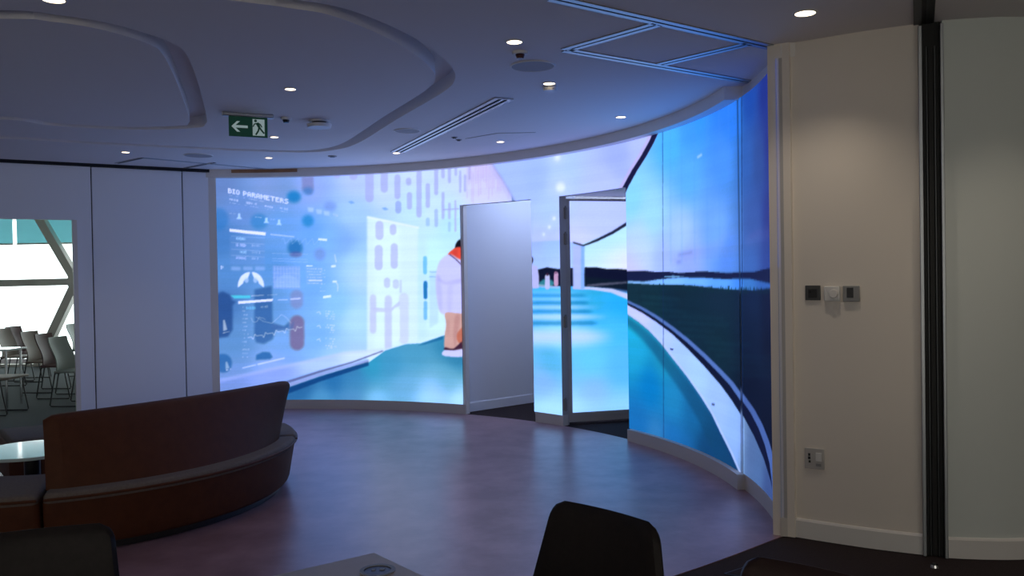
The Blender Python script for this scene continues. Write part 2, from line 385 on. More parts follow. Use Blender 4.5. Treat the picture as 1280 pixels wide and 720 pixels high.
def paint_wall():
    c = Canvas(wall_sz, S0 - .02, S6 + .02, ZP - .01, ZT + .03)
    full = [(262, 190), (640, 150), (640, 560), (262, 560)]
    c.zone(full, [(290, 425, [92, 144, 210]), (347, 237, [113, 155, 218]), (386, 361, [118, 178, 238]), (427, 301, [125, 172, 236]), (452, 341, [188, 224, 248]), (542, 263, [208, 238, 255]), (275, 230, (96, 122, 192)), (300, 262, (98, 132, 208)), (278, 300, (66, 118, 196)), (290, 340, (80, 130, 205)), (285, 380, (70, 115, 190)), (290, 430, (92, 138, 208)), (285, 470, (110, 140, 212)),
        (340, 235, (125, 145, 212)), (350, 280, (98, 148, 218)), (340, 330, (84, 138, 212)), (340, 380, (92, 140, 210)), (350, 430, (112, 156, 220)), (340, 460, (135, 160, 225)),
        (390, 235, (140, 160, 225)), (390, 290, (98, 152, 224)), (390, 350, (105, 160, 228)), (400, 420, (112, 164, 230)), (415, 300, (120, 172, 238)), (420, 380, (130, 182, 245)), (420, 440, (150, 188, 246)),
        (445, 225, (172, 186, 240)), (440, 270, (158, 190, 246)), (445, 330, (160, 200, 250)), (445, 400, (172, 208, 252)), (440, 450, (170, 196, 246)),
        (480, 235, (190, 204, 246)), (520, 215, (194, 206, 248)), (520, 260, (184, 214, 250)), (560, 215, (192, 204, 246)), (560, 280, (175, 215, 246)), (600, 200, (200, 192, 236)), (630, 200, (190, 192, 240)), (600, 240, (205, 205, 246)),
        (540, 320, (192, 236, 252)), (545, 400, (200, 228, 250)), (570, 350, (190, 222, 250)), (500, 460, (205, 220, 252)), (550, 440, (195, 214, 248))])
    # far-left dark shapes seen through the glass
    c.poly([(262, 372), (278, 364), (287, 368), (291, 376), (296, 377), (291, 381), (291, 412), (285, 421), (262, 424)], (34, 72, 140), .75, .012)
    c.pill(279, 442, 466, 22, (38, 100, 175), .75, .01)
    c.poly([(318, 362), (340, 357), (341, 404), (355, 408), (362, 402), (362, 410), (345, 412), (341, 424), (330, 430), (320, 428), (318, 420)], (44, 92, 165), .72, .012)
    c.poly([(320, 444), (328, 440), (337, 440), (341, 446), (338, 449), (320, 450)], (34, 100, 178), .8, .008)
    c.pill(371.5, 394, 438, 18, (122, 98, 150), .75, .012); c.pill(371, 362, 386, 16, (135, 130, 200), .5, .015)
    c.poly([(340, 404), (362, 410), (368, 400), (366, 412), (350, 414), (340, 412)], (70, 110, 180), .6, .012)
    # dots
    for x, y, rx, ry, col, a in ((367.5, 246, 9, 7.5, (28, 128, 208), .9), (324, 277, 11, 10, (44, 130, 210), .6), (385, 276, 7.5, 7.5, (40, 138, 216), .85), (369, 310, 9.5, 9.5, (34, 112, 192), .85), (274, 274, 12, 14, (40, 120, 205), .5), (400, 318, 7, 8, (110, 125, 205), .4), (413, 258, 8, 6, (100, 130, 210), .4)):
        c.ell(x, y, rx, ry, col, a, .02)
    c.ell(370, 318, 8, 3.5, (110, 90, 170), .5, .012)
    c.poly([(377, 221), (392, 220), (392.5, 236), (390, 243), (385, 243.5), (378, 238)], (120, 122, 195), .6, .012); c.ell(385, 239, 7, 5, (44, 124, 208), .55, .02)
    # HUD writing
    wh = (222, 236, 255)
    write(c, 'BIO PARAMETERS', 285, 235.2, 361, 249.2, 5.8, wh, .85); write(c, 'BIO PARAMETERS', 285.5, 235.4, 361.6, 249.6, 5.8, wh, .7)
    scribble(c, 287, 244, 330, 252, 1.2, wh, .6)
    for x0, y0, x1, y1, h in ((287, 249, 298, 251, 3), (306, 253, 321, 255.5, 3), (331, 257.5, 343, 260, 3), (350, 260, 360, 262, 3)): scribble(c, x0, y0, x1, y1, h, wh, .7, .85)
    for x0, y0, x1, y1 in ((287, 253.5, 300, 255.5), (306, 256.5, 323, 259.5), (331, 261, 343, 263), (350, 264, 360, 265.5)): scribble(c, x0, y0, x1, y1, 1, wh, .4, .8)
    for x, y in ((388.5, 262), (399, 264.5), (408.5, 266.5)): c.poly([(x - 4, y - 3), (x + 3.5, y - 2.2), (x + 3.5, y + 3.2), (x - 3, y + 2.6)], (190, 222, 255), .6, .008)
    scribble(c, 416, 268, 423, 270, 3.5, (190, 215, 255), .5, .9)
    for x, y in ((299, 271), (333, 276), (349, 278.5)):
        c.poly([(x - 1.4, y - 4), (x + 1.4, y - 4), (x + 1.4, y), (x + 3.5, y + 3), (x - 3.5, y + 2.6), (x - 1.4, y)], (190, 232, 255), .85, .004)
        scribble(c, x - 14, y - 4.5, x - 4, y - 3.5, 1.2, wh, .5)
    c.poly([(287, 286), (332, 290.5), (332, 294.5), (287, 289.5)], (238, 246, 255), .97, .003)
    c.line([(338, 293), (368, 296)], 1.6, wh, .5, .003)
    c.poly([(287, 296), (331, 299), (331, 333), (288, 331)], (110, 150, 220), .3, .01)
    for k, y in enumerate((297, 305, 313.5, 321)):
        scribble(c, 295, y + 1, 308, y + 2, 4.5, (180, 232, 255) if k % 2 == 0 else (200, 215, 255), .65, .9); scribble(c, 315, y + 2, 323 + 3 * (k % 3), y + 2.5, 3, wh, .35, .8)
        c.line([(289, y - 2), (331, y + .5)], .8, wh, .25)
    for x in (296, 311, 326): c.poly([(x - 7, 333), (x + 5, 333.5), (x + 5, 338), (x - 7, 338)], (160, 195, 245), .55, .01)
    scribble(c, 276, 334, 282, 334, 5, wh, .7, .8)
    # lungs
    for sgn, xc in ((-1, 305), (1, 322)):
        P = []
        for k in range(9):
            t = R(-8 + 100 * k / 8); P.append((313.8 + sgn * (1.3 + 15 * math.cos(t)), 357 - 17 * math.sin(t)))
        for k in range(6):
            t = R(80 - 75 * k / 5); P.append((313.8 + sgn * (3 + 7 * math.cos(t)), 355 - 7 * math.sin(t)))
        c.poly(P, (232, 246, 255), .93, .004)
        c.ell(313.8 + sgn * 5.5, 350, 2.6, 3.6, (190, 220, 250), .7, .006)
    c.poly([(288, 369), (313, 369.3), (313, 372.6), (293, 373)], (80, 215, 235), .9, .004)
    c.line([(314, 370), (330, 369)], 1.2, wh, .5, .002); c.line([(334, 369), (347, 368)], 1, wh, .35, .002)
    c.poly([(298, 376.5), (341, 373.5), (341, 376.5), (298, 379.8)], (236, 244, 255), .97, .003)
    c.line([(347, 375), (360, 374.4)], 1.5, wh, .45, .003); c.line([(363, 374), (376, 373)], 2, wh, .6, .003)
    scribble(c, 308, 385, 320, 385, 4, (120, 215, 250), .6, .9); scribble(c, 324, 384, 335, 383, 3, wh, .4, .9)
    # wave traces and grids
    P = [(352 + 1.5 * k, 302 + 4.2 * (1 if int(k / 3) % 2 else -1) * (.6 + .4 * math.sin(k))) for k in range(34)]
    c.line(P, .7, (170, 210, 255), .35, .002)
    for y in (316.5, 323, 326): c.line([(340, y), (385, y + 1.5)], .7, wh, .25)
    c.poly([(341, 332), (375, 333), (375.5, 361), (342, 361)], (150, 180, 240), .5, .006)
    for k in range(9): c.line([(343 + k * 3.9, 333), (343 + k * 3.9, 360)], .7, wh, .22)
    for k in range(5): c.line([(341, 336 + k * 5.5), (375, 336.5 + k * 5.5)], .6, wh, .22)
    c.poly([(344, 359), (344, 350), (349, 346), (356, 343), (363, 344), (369, 347), (374, 350), (374, 359)], (165, 205, 250), .35, .004)
    c.poly([(382, 333), (403, 334), (403, 356), (383, 356)], (140, 185, 245), .4, .008)
    for k in range(6): scribble(c, 384, 336 + k * 3.6, 403, 336.3 + k * 3.6, 1.4, wh, .55, .75)
    c.line([(386, 350.5), (403, 350.5)], 1.3, (235, 245, 255), .8)
    for x0, y0, x1, y1, w in ((398, 299, 409, 300, 2.6), (414, 333, 420, 332.5, 2.5), (416, 352, 421, 352, 2.4), (404, 371.5, 414, 370.2, 3), (383, 332.5, 391, 332.5, 1.4)): c.line([(x0, y0), (x1, y1)], w, (228, 250, 255), .95, .003)
    c.line([(420, 352), (422.5, 357), (422, 364)], 1.2, wh, .6, .003); c.line([(418.5, 318), (420.5, 328)], 1.4, wh, .55, .004)
    for k in range(7): scribble(c, 400, 338 + k * 4.3, 407, 337.6 + k * 4.3, 1.5, wh, .45)
    for k in range(3):
        y = 391 + k * 17; c.line([(396, y), (399.5, y - 1.5), (401, y + 2)], 1.2, wh, .55, .003)
        for j in range(4): scribble(c, 407, y - 2 + j * 3, 419, y - 1 + j * 3, 2.2, wh, .6, .6)
    scribble(c, 407, 436, 421, 433, 3, wh, .6)
    for k in range(14): scribble(c, 303, 384 + k * 4.8, 307 + random.randint(0, 5), 384 + k * 4.8, 2.2, wh, .38, .7)
    P = [(314 + 2 * k, 400 + 3 * math.sin(k * .7) + (k % 5 == 0) * -3) for k in range(10)]; c.line(P, .9, wh, .35, .003)
    c.line([(320, 396), (330, 402), (340, 404), (347, 398), (352, 393), (358, 397), (364, 404)], .9, wh, .35, .003)
    P = [(310 + 2.2 * k, 422 - .35 * k * 1.2 + (3.5 if k % 6 == 3 else -2.5 if k % 6 == 4 else 0)) for k in range(32)]; c.line(P, 1.1, wh, .5, .003)
    c.poly([(279, 400), (281, 400), (284, 412), (279, 414)], wh, .6, .004); scribble(c, 279, 416, 287, 414, 1.4, wh, .8, .9)
    c.poly([(282, 452), (284, 452), (287, 460), (282, 462)], wh, .5, .004); scribble(c, 281, 463, 289, 461, 2, wh, .8, .9)
    c.line([(303, 460), (320, 456)], 1.6, wh, .55, .003); c.line([(322, 455.5), (356, 447.5)], 1.8, wh, .7, .004)
    # glowing doorway and the perforated wall
    c.poly([(459, 271), (500, 279), (523, 285), (523, 452), (459, 470)], (216, 246, 255), 1, .012)
    c.poly([(468, 278), (500, 283), (500, 440), (468, 440)], (224, 255, 248), .85, .03)
    c.poly([(459, 270), (524, 283.5), (524, 286), (459, 273)], (236, 252, 255), .8, .006)
    c.poly([(523, 290), (534, 295), (534, 445), (523, 450)], (200, 238, 255), .7, .03)
    lil = (190, 202, 238)
    for x, y0, y1, w in ((474.5, 276, 300, 10), (491.5, 280, 294, 8), (473.5, 306, 338, 10), (493, 304, 336, 9)): c.pill(x, y0, y1, w, lil, .9, .006)
    c.pill(484, 347, 360, 8, lil, .8, .006); c.pill(495, 349, 361, 8, lil, .7, .006); c.line([(501, 350), (501, 366)], 3, lil, .6, .006)
    lil2 = (198, 208, 240)
    c.pill(466.5, 368, 417, 8, lil2, .85, .008); c.pill(485.5, 369, 440, 9, lil2, .85, .008); c.pill(505, 366, 430, 12, (205, 215, 240), .7, .01)
    c.poly([(466, 384), (488, 386), (500, 376), (500, 382), (488, 390), (466, 390)], lil2, .8, .006)
    c.pill(496, 384, 426, 8, (225, 252, 252), .9, .006)
    li3 = (170, 178, 228)
    for x, y0, y1, w in ((421, 205, 223, 9), (442, 205, 225, 10), (462, 203, 253, 10.5), (480.5, 200, 241, 9), (497, 218, 249, 7.5), (511, 222, 232, 7), (512, 240, 262, 6.5), (524, 200, 272, 6.5), (535, 229, 260, 5.5), (545.5, 210, 244, 5), (554, 200, 223, 4.5), (554, 240, 274, 3.8), (562, 205, 229, 4), (570, 200, 220, 3.5), (575.5, 213, 241, 3), (581.5, 218, 240, 3), (587, 205, 225, 3)):
        c.pill(x, y0, y1, w, li3, .72, .006)
    for x, y0, y1, w, col in ((498, 251, 267, 7.5, (150, 172, 228)), (545.5, 261, 284, 4.5, (165, 190, 235)), (535, 272, 283, 5, (160, 200, 235)), (562, 253, 274, 3.5, (176, 186, 232)), (562, 277, 290, 3.5, (165, 205, 235)), (569.5, 250, 290, 2.5, (180, 185, 230))): c.pill(x, y0, y1, w, col, .75, .005)
    c.line([(554, 262), (574, 261)], 2.2, li3, .7, .004)
    for k in range(26):
        x = 584 + k * 2.1 + random.uniform(-.5, .5); y = 200 + random.uniform(0, 18) - (k * .25)
        c.line([(x, y), (x, y + random.uniform(15, 40))], 1.2, (192, 168, 216), .35, .004)
    c.poly([(585, 205), (622, 196), (640, 240), (640, 252), (585, 252)], (205, 178, 222), .25, .06)
    for x, y in ((481, 261), (439, 253)): c.poly([(x - 4, y - 1), (x + 1, y - 2), (x + 5, y + 1), (x, y + 2)], (110, 165, 225), .7, .005)
    c.ell(361, 305, 0, 0, wh, 0)
    # glass cylinders at the right of the doorway
    c.pill(531.5, 320, 343, 5, (95, 190, 230), .75, .005); c.pill(532, 351, 374, 5, (30, 120, 195), .95, .005); c.pill(532, 376, 400, 4.6, (110, 190, 232), .85, .006)
    c.poly([(537, 338), (548, 338), (548, 404), (537, 410)], (180, 215, 245), .5, .01)
    for y in (340, 346): c.line([(537, y), (546, y)], 1.2, (120, 170, 230), .6, .004)
    # plinth ledge of the picture's wall and its floor
    c.zone([(262, 478), (360, 456), (430, 440), (480, 436), (510, 430), (540, 421), (556, 414), (556, 424), (500, 436), (440, 452), (400, 463), (262, 500)], [(280, 475, (112, 136, 212)), (340, 468, (132, 152, 224)), (400, 450, (172, 190, 244)), (450, 442, (205, 216, 252)), (520, 430, (200, 222, 250))], .85, .012)
    c.poly([(262, 476), (360, 455), (430, 440), (480, 436), (480, 438), (430, 443), (360, 459), (262, 481)], (190, 205, 250), .4, .012)
    c.zone([(262, 520), (340, 491), (400, 470), (461, 453), (482, 438), (508, 430), (526, 429), (556, 419), (664, 414), (664, 560), (262, 560)],
        [(502, 481, [111, 180, 226]), (547, 496, [163, 211, 249]), (440, 495, [90, 150, 210]), (330, 498, (38, 88, 150)), (380, 485, (34, 96, 160)), (420, 475, (28, 100, 170)), (462, 457, [44, 160, 205]), (490, 458, (58, 140, 195)), (440, 468, (48, 112, 178)), (520, 440, (70, 145, 195)), (560, 430, (46, 128, 178)), (572, 445, (40, 120, 170)), (440, 478, (60, 135, 190)), (560, 475, (95, 160, 205)), (400, 500, (80, 145, 205)), (470, 503, (130, 190, 230)), (540, 503, (160, 210, 240)), (575, 502, (180, 220, 242)), (640, 430, (60, 140, 190))], 1, .004)
    c.band([(262, 507), (340, 482), (400, 463), (440, 452), (478, 438)], [(262, 511), (340, 485.5), (400, 466), (440, 454), (480, 439)], (88, 92, 158), .8, .005)
    c.band([(262, 511), (340, 486), (400, 466.5), (440, 455), (461, 449)], [(262, 520), (340, 491), (400, 470), (440, 457), (461, 453)], (150, 166, 226), .85, .005)
    c.band([(340, 492), (400, 471), (440, 458), (461, 452)], [(350, 496), (400, 477), (440, 464), (461, 457)], (12, 62, 128), .8, .006)
    c.poly([(522, 432), (530, 429), (554, 420), (554, 424), (530, 431)], (25, 100, 160), .7, .006)
    # person in a white coat, half hidden behind the opening
    def sm(P): return [(p.x, p.y) for p in catmull([(x, y, 0) for x, y in P], 4, closed=True)]
    c.poly(sm([(569, 309), (571, 303), (576, 299), (590, 298), (592, 316), (572, 315)]), (16, 16, 34), 1, .006)
    c.poly(sm([(560, 319), (566, 312), (573, 309), (590, 312), (590, 330), (572, 324)]), (236, 80, 64), 1, .006)
    c.poly([(566, 314), (572, 311), (572, 322), (566, 319)], (200, 60, 60), .5, .012)
    c.poly(sm([(562, 318), (574, 324), (592, 334), (592, 393), (570, 394), (552, 392), (547, 378), (545, 355), (546, 338), (551, 325)]), (206, 210, 248), 1, .008)
    c.poly(sm([(547, 345), (556, 352), (568, 350), (580, 348), (580, 353), (562, 356), (550, 353)]), (180, 180, 232), .6, .012)
    c.poly(sm([(545, 350), (550, 345), (553, 370), (552, 390), (548, 380)]), (180, 184, 234), .5, .014); c.poly(sm([(560, 360), (566, 358), (564, 390), (560, 390)]), (190, 192, 240), .5, .014)
    c.line([(562, 318), (570, 324), (578, 332)], 1.4, (70, 50, 110), .9, .004)
    c.poly(sm([(557, 391), (575, 392), (590, 392), (588, 405), (577, 416), (575, 425), (572, 437), (557, 437), (556, 420), (558, 405)]), (210, 166, 164), 1, .007)
    c.poly(sm([(569, 396), (575, 394), (572, 420), (569, 434), (567, 420)]), (184, 132, 134), .55, .012); c.poly(sm([(558, 400), (562, 404), (560, 420)]), (186, 140, 142), .5, .012)
    c.poly(sm([(572, 416), (590, 402), (592, 428), (575, 430)]), (198, 116, 98), 1, .007)
    c.poly(sm([(557, 434), (566, 436), (573, 431), (578, 427), (592, 426), (592, 438), (558, 438)]), (66, 34, 60), 1, .006)
    c.poly(sm([(555, 438), (566, 438), (578, 436), (592, 434), (592, 445), (556, 445)]), (208, 212, 246), 1, .006)
    # arch line over the pool, then the pool hall
    c2 = [(614, 203), (621, 214), (629, 226), (637, 240), (645, 255), (652, 275), (660, 300)]
    r_ = c.im.copy()
    paint_pool(c)
    sl, mk = c.mask([(262, 150)] + c2 + [(661, 340), (661, 560), (262, 560)], .008)
    keep = np.zeros(c.X.shape); keep[sl] = mk; c.im = c.im * (1 - keep[..., None]) + r_ * keep[..., None]
    c.line(c2, 3, (150, 150, 205), .5, .012); c.line([(x - 4, y + 1) for x, y in c2], 3, (190, 190, 240), .5, .012)
    # sky at the right with its curved dark glazing head
    edge = [(826, 160), (818, 178), (808, 196), (797, 213), (786, 233), (781, 244)]
    c.zone(edge + [(781, 345), (1300, 345), (1300, 40), (830, 40), (826, 160)],
        [(862, 161, [66, 158, 244]), (907, 201, [76, 154, 238]), (852, 291, [172, 211, 250]), (802, 301, [190, 224, 253]), (947, 201, [56, 92, 172]), (790, 250, (130, 200, 250)), (840, 180, (70, 168, 246)), (870, 140, (42, 138, 238)), (900, 120, (38, 118, 228)), (915, 150, (40, 120, 226)), (860, 220, (82, 160, 242)), (815, 270, (150, 205, 250)), (900, 290, (110, 160, 228)), (800, 320, (185, 200, 244)), (830, 325, (155, 172, 236)), (860, 330, (138, 156, 228)), (910, 322, (80, 128, 220)), (793, 334, (196, 182, 228)),
         (935, 120, (28, 80, 190)), (955, 115, (34, 52, 150)), (932, 200, (52, 104, 200)), (960, 180, (44, 52, 145)), (940, 280, (64, 98, 185)), (960, 270, (50, 58, 145)), (935, 325, (66, 112, 205)), (960, 325, (52, 78, 165))], 1, .004)
    for x0, y0, x1, y1, w, a in ((840, 327, 905, 303, 7, .4), (880, 322, 925, 308, 5, .3), (830, 318, 872, 314, 3, .3), (930, 303, 960, 290, 8, .35), (900, 296, 922, 290, 4, .3)): c.line([(x0, y0), (x1, y1)], w, (150, 146, 222), a * .6, .03)
    for x0, y0, x1, y1, w in ((846, 328, 852, 327, 2.5), (848, 319, 866, 315, 2), (936, 296, 950, 288, 3)): c.line([(x0, y0), (x1, y1)], w, (90, 105, 195), .5, .012)
    c.line([(872, 197), (878, 193)], 2.5, (170, 215, 255), .9, .006)
    for x in (838, 852, 868, 884, 899, 911): c.line([(x, 90), (x + 1, 330)], 1.5, (80, 150, 240), .18, .012)
    c.band(edge, [(x - 6.5, y - 1) for x, y in edge], (24, 24, 66), 1, .004)
    c.band([(x - 6.5, y - 1) for x, y in edge], [(x - 10, y - 2) for x, y in edge], (196, 186, 236), .8, .006)
    # treeline, lake and meadow
    c.zone([(781, 343), (1300, 343), (1300, 900), (781, 900)],
        [(842, 386, [14, 42, 68]), (800, 365, (18, 48, 66)), (850, 372, (16, 40, 58)), (900, 380, (18, 42, 66)), (940, 380, (20, 40, 74)), (960, 380, (18, 26, 56)), (820, 385, (16, 50, 66)), (860, 400, (14, 42, 64)), (900, 420, (14, 42, 60)), (940, 420, (14, 30, 56)), (960, 440, (12, 18, 40)), (940, 480, (10, 18, 40)), (960, 540, (9, 14, 34))], 1, 0)
    c.poly([(781, 339), (790, 338.5), (805, 338), (820, 340), (835, 339.5), (850, 341), (865, 340), (880, 339), (897, 340), (910, 341), (925, 340), (940, 340), (952, 337), (962, 335), (980, 334), (980, 352), (781, 352)], (22, 30, 72), 1, .003)
    c.zone([(828, 345.5), (842, 344.5), (856, 345.5), (842, 347)], [(842, 346, (110, 160, 225))], .9, .003)
    c.zone([(785, 351), (805, 352), (822, 349.5), (850, 347), (880, 347.5), (905, 349), (935, 348.5), (947, 351), (964, 355), (964, 360), (940, 363), (915, 362), (895, 360), (870, 357), (845, 355.5), (815, 355.5), (785, 354)],
        [(800, 353, (120, 165, 225)), (840, 351, (120, 175, 240)), (870, 352, (105, 165, 240)), (900, 356, (85, 150, 232)), (930, 355, (62, 128, 222)), (955, 360, (55, 105, 200))], 1, .004)
    for k in range(90):
        x = random.uniform(815, 962); y = 356.5 + (x - 815) * .04 + random.uniform(-1, 2); c.line([(x, y + 5), (x + random.uniform(-1, 1), y - random.uniform(.5, 3))], 1, (14, 46, 62), .7, .003)
    for k in range(26):
        y = 366 + k * 4.1; x = 790 + k * 5.5 + random.uniform(-6, 10); L = random.uniform(30, 75)
        c.line([(x, y), (x + L, y + 4)], 1.8, (26, 78, 96) if k % 2 else (10, 28, 46), .35, .012)
    # terrace rail, ledge and outdoor water
    rail = [(779, 374.5), (786, 378), (803, 386), (820, 396), (840, 410), (860, 426), (881, 445), (901, 465), (915, 480), (927, 497), (939, 514), (949, 533), (957, 554), (963, 577), (966, 600), (968, 660)]
    def shift(P, d0, d1): return [(x - (d0 + (d1 - d0) * k / (len(P) - 1)) * .75, y + (d0 + (d1 - d0) * k / (len(P) - 1)) * .75) for k, (x, y) in enumerate(P)]
    c.band(shift(rail, -1.8, -4), shift(rail, 1, 4), (84, 118, 196), 1, .004)
    c.band(shift(rail, 1, 4), shift(rail, 4.2, 15), (14, 20, 52), 1, .003)
    ltop = [(779, 378), (786, 382), (803, 391), (820, 402), (840, 417), (860, 436), (881, 458), (901, 481), (915, 500), (927, 519), (941, 545), (953, 573), (962, 602), (966, 630), (967, 670)]
    lbot = [(779, 388), (786, 394), (799, 403), (812, 414), (826, 429), (840, 447), (859, 471), (877, 497), (890, 518), (901, 541), (914, 567), (927, 597), (934, 612), (942, 634), (950, 670)]
    c.zone(ltop + lbot[::-1], [(795, 395, (190, 190, 236)), (830, 420, (168, 186, 240)), (852, 441, [168, 206, 248]), (870, 465, (160, 192, 240)), (900, 505, (150, 178, 234)), (920, 540, (140, 172, 232)), (940, 570, [94, 128, 186]), (945, 590, (86, 122, 184)), (958, 620, (64, 88, 150))], 1, .003)
    c.line([(x + 1, y - 1.5) for x, y in lbot], 2.2, (200, 214, 250), .55, .005)
    for x, y in ((838, 437), (890, 506)): c.line([(x, y - 1), (x + 4, y)], 2, (40, 50, 100), .9, .002)
    c.zone(lbot + [(900, 680), (770, 680), (779, 388)], [(792, 410, (26, 168, 216)), (795, 440, (28, 156, 212)), (814, 484, [0, 125, 208]), (800, 530, (20, 105, 185)), (830, 450, (26, 140, 190)), (840, 500, (28, 128, 194)), (840, 550, (24, 104, 184)), (870, 520, (20, 100, 164)), (882, 561, [16, 66, 114]), (900, 570, (14, 66, 124)), (915, 590, (14, 60, 118)), (860, 575, (24, 96, 170)), (820, 545, (50, 120, 190))], 1, .003)
    c.band([(x - 1, y + 1) for x, y in lbot], [(x - 8 - k * .8, y + 7 + k * .5) for k, (x, y) in enumerate(lbot)], (16, 70, 112), .55, .02)
    # joints between the display modules
    for x, a in ((828.5, .45), (925.5, .7)): c.line([(x, 100), (x + 2, 660)], 1.1, (20, 40, 90), a, .002)
    c.zone([(926, 60), (1300, 60), (1300, 700), (930, 700)], [(940, 300, (16, 20, 70))], .16, .0)
    return c

def finish(c):
    g = c.im.copy()
    rows = 1 + .010 * np.sign(np.sin(c.Z[:, :1] * 2 * math.pi / .16)) * (rng.rand(len(c.z), 1) > .4)
    g *= rows[..., None]; g += rng.randn(*g.shape[:2], 1) * .006
    g = np.clip(g, 0, 1.0)
    g = np.where(g <= .04045, g / 12.92, ((g + .055) / 1.055) ** 2.4)
    k = np.clip((g[..., 2] - .62) / .34, 0, 1); g[..., 2] *= 1 + .55 * k * k      # the blue diodes outshine the camera's range
    return g

def display_mesh(name, c, lin, x0, x1, z0, z1, place, parent, step=.0095):
    nx = max(2, int((x1 - x0) / step)); nz = max(2, int((z1 - z0) / step))
    xs = np.linspace(x0, x1, nx + 1); zs = np.linspace(z0, z1, nz + 1)
    px, py = place(xs)
    V = np.empty((nz + 1, nx + 1, 3)); V[..., 0] = px; V[..., 1] = py; V[..., 2] = zs[:, None]
    loc = parent.location; V -= np.array(loc)[None, None]
    assert abs(parent.rotation_euler.z) < 1e-6
    fx = np.clip((xs - c.x[0]) / c.d, 0, len(c.x) - 1.001); fz = np.clip((zs - c.z[0]) / c.d, 0, len(c.z) - 1.001)
    ix, iz = fx.astype(int), fz.astype(int); wx, wz = (fx - ix)[None, :, None], (fz - iz)[:, None, None]
    g = lambda a, b: lin[np.ix_(a, b)]
    col = g(iz, ix) * (1 - wx) * (1 - wz) + g(iz, ix + 1) * wx * (1 - wz) + g(iz + 1, ix) * (1 - wx) * wz + g(iz + 1, ix + 1) * wx * wz
    idx = np.arange((nx + 1) * (nz + 1)).reshape(nz + 1, nx + 1)
    q = np.stack([idx[:-1, :-1], idx[:-1, 1:], idx[1:, 1:], idx[1:, :-1]], -1).reshape(-1, 4)
    me = bpy.data.meshes.new(name)
    me.vertices.add(V.size // 3); me.vertices.foreach_set('co', V.reshape(-1).astype(np.float32))
    me.loops.add(q.size); me.loops.foreach_set('vertex_index', q.reshape(-1).astype(np.int32))
    me.polygons.add(len(q)); me.polygons.foreach_set('loop_start', np.arange(0, q.size, 4).astype(np.int32)); me.update(calc_edges=True)
    at_ = me.color_attributes.new('content', 'FLOAT_COLOR', 'POINT')
    rgba = np.ones((V.size // 3, 4), np.float32); rgba[:, :3] = col.reshape(-1, 3); at_.data.foreach_set('color', rgba.reshape(-1))
    me.materials.append(DISPLAY)
    o = bpy.data.objects.new(name, me); C.objects.link(o); o.parent = parent
    return o

cw = paint_wall(); lin = finish(cw)
cl = Canvas(leaf_sz, -.02, LW + .02, ZP - .01, ZD + .02); paint_pool(cl); linl = finish(cl)

# ------------------------------------------------------------------ video wall
ctr = cpos((S0 + S1) / 2)
vw = thing('video_wall', 'tall curved LED video wall glowing blue with medical and pool pictures', 'video wall', (ctr[0], ctr[1], 0))
FO = .004
segs = ((S0, S1, ZP, ZT, 0), (S1, S4, ZD, ZT, 0), (S2, S3, ZP, ZD, 0), (S4, S5 - .004, ZP, ZT, 0), (S5, S6, ZP, ZT, -.012))
names = ('glowing display with BIO PARAMETERS lettering', 'display band above the doorways', 'narrow display on the pillar between doorways', 'display with lake and pool edge', 'last dark blue display beside the white post')
for (a, b, z0, z1, off), lb in zip(segs, names):
    o = display_mesh('display', cw, lin, a, b, z0, z1, lambda s, off=off: cpos(s, off + FO), vw); o['label'] = lb
    obj('housing', strip(B(), a + .004, b - .004, z0, z1, off - .075, off - .012, n=max(3, int((b - a) / .04))), FRAMEG, vw)
obj('plinth', strip(B(), S0 - .02, S1 + .03, 0, ZP, -.07, .006), PLINTH, vw)
obj('plinth', strip(B(), S2 + .015, S3 + .01, 0, ZP, -.07, .004), PLINTH, vw)
obj('plinth', strip(B(), S4 + .03, S5 + .04, 0, ZP, -.07, .05), PLINTH, vw)
obj('plinth', strip(B(), S5 + .04, S6, 0, ZP, -.13, -.004), PLINTH, vw)
obj('side_jamb', strip(B(), S1 + .006, S1 + .04, 0, ZD, -.075, -.004), TRIMW, vw)
# pillar return that carries the hinges
pj0 = Vector(cpos(S3)); pj1 = LP0.xy
ja = on_line(700, cpos(S2), cpos(S3)); jb = on_line(707.3, LP0, LP0 - LD)
bm = B(); prism(bm, [Vector(cpos(S3 - .0, .0)), jb + Vector((0, -.0)), jb + Vector((.02, .11)), Vector(cpos(S3, -.1))], 0, ZD)
obj('hinge_jamb', bm, FRAMEG, vw)

# header bulkhead above the display
struct('trim_1', strip(B(), S0 - .05, S5 + .01, ZT - .01, H + .02, -.15, .10), TRIMW, label='curved white bulkhead above the video wall')
struct('trim_2', strip(B(), S5 + .01, S6, ZT + .004, H + .02, -.2, -.035), TRIMW)
bm = strip(B(), s_of(296), s_of(379), H - .042, H - .004, .101, .106)
t = obj('timber_strip', bm, TIMBER); props(t, 'thin brown timber strip under the ceiling above the video wall', 'timber strip')

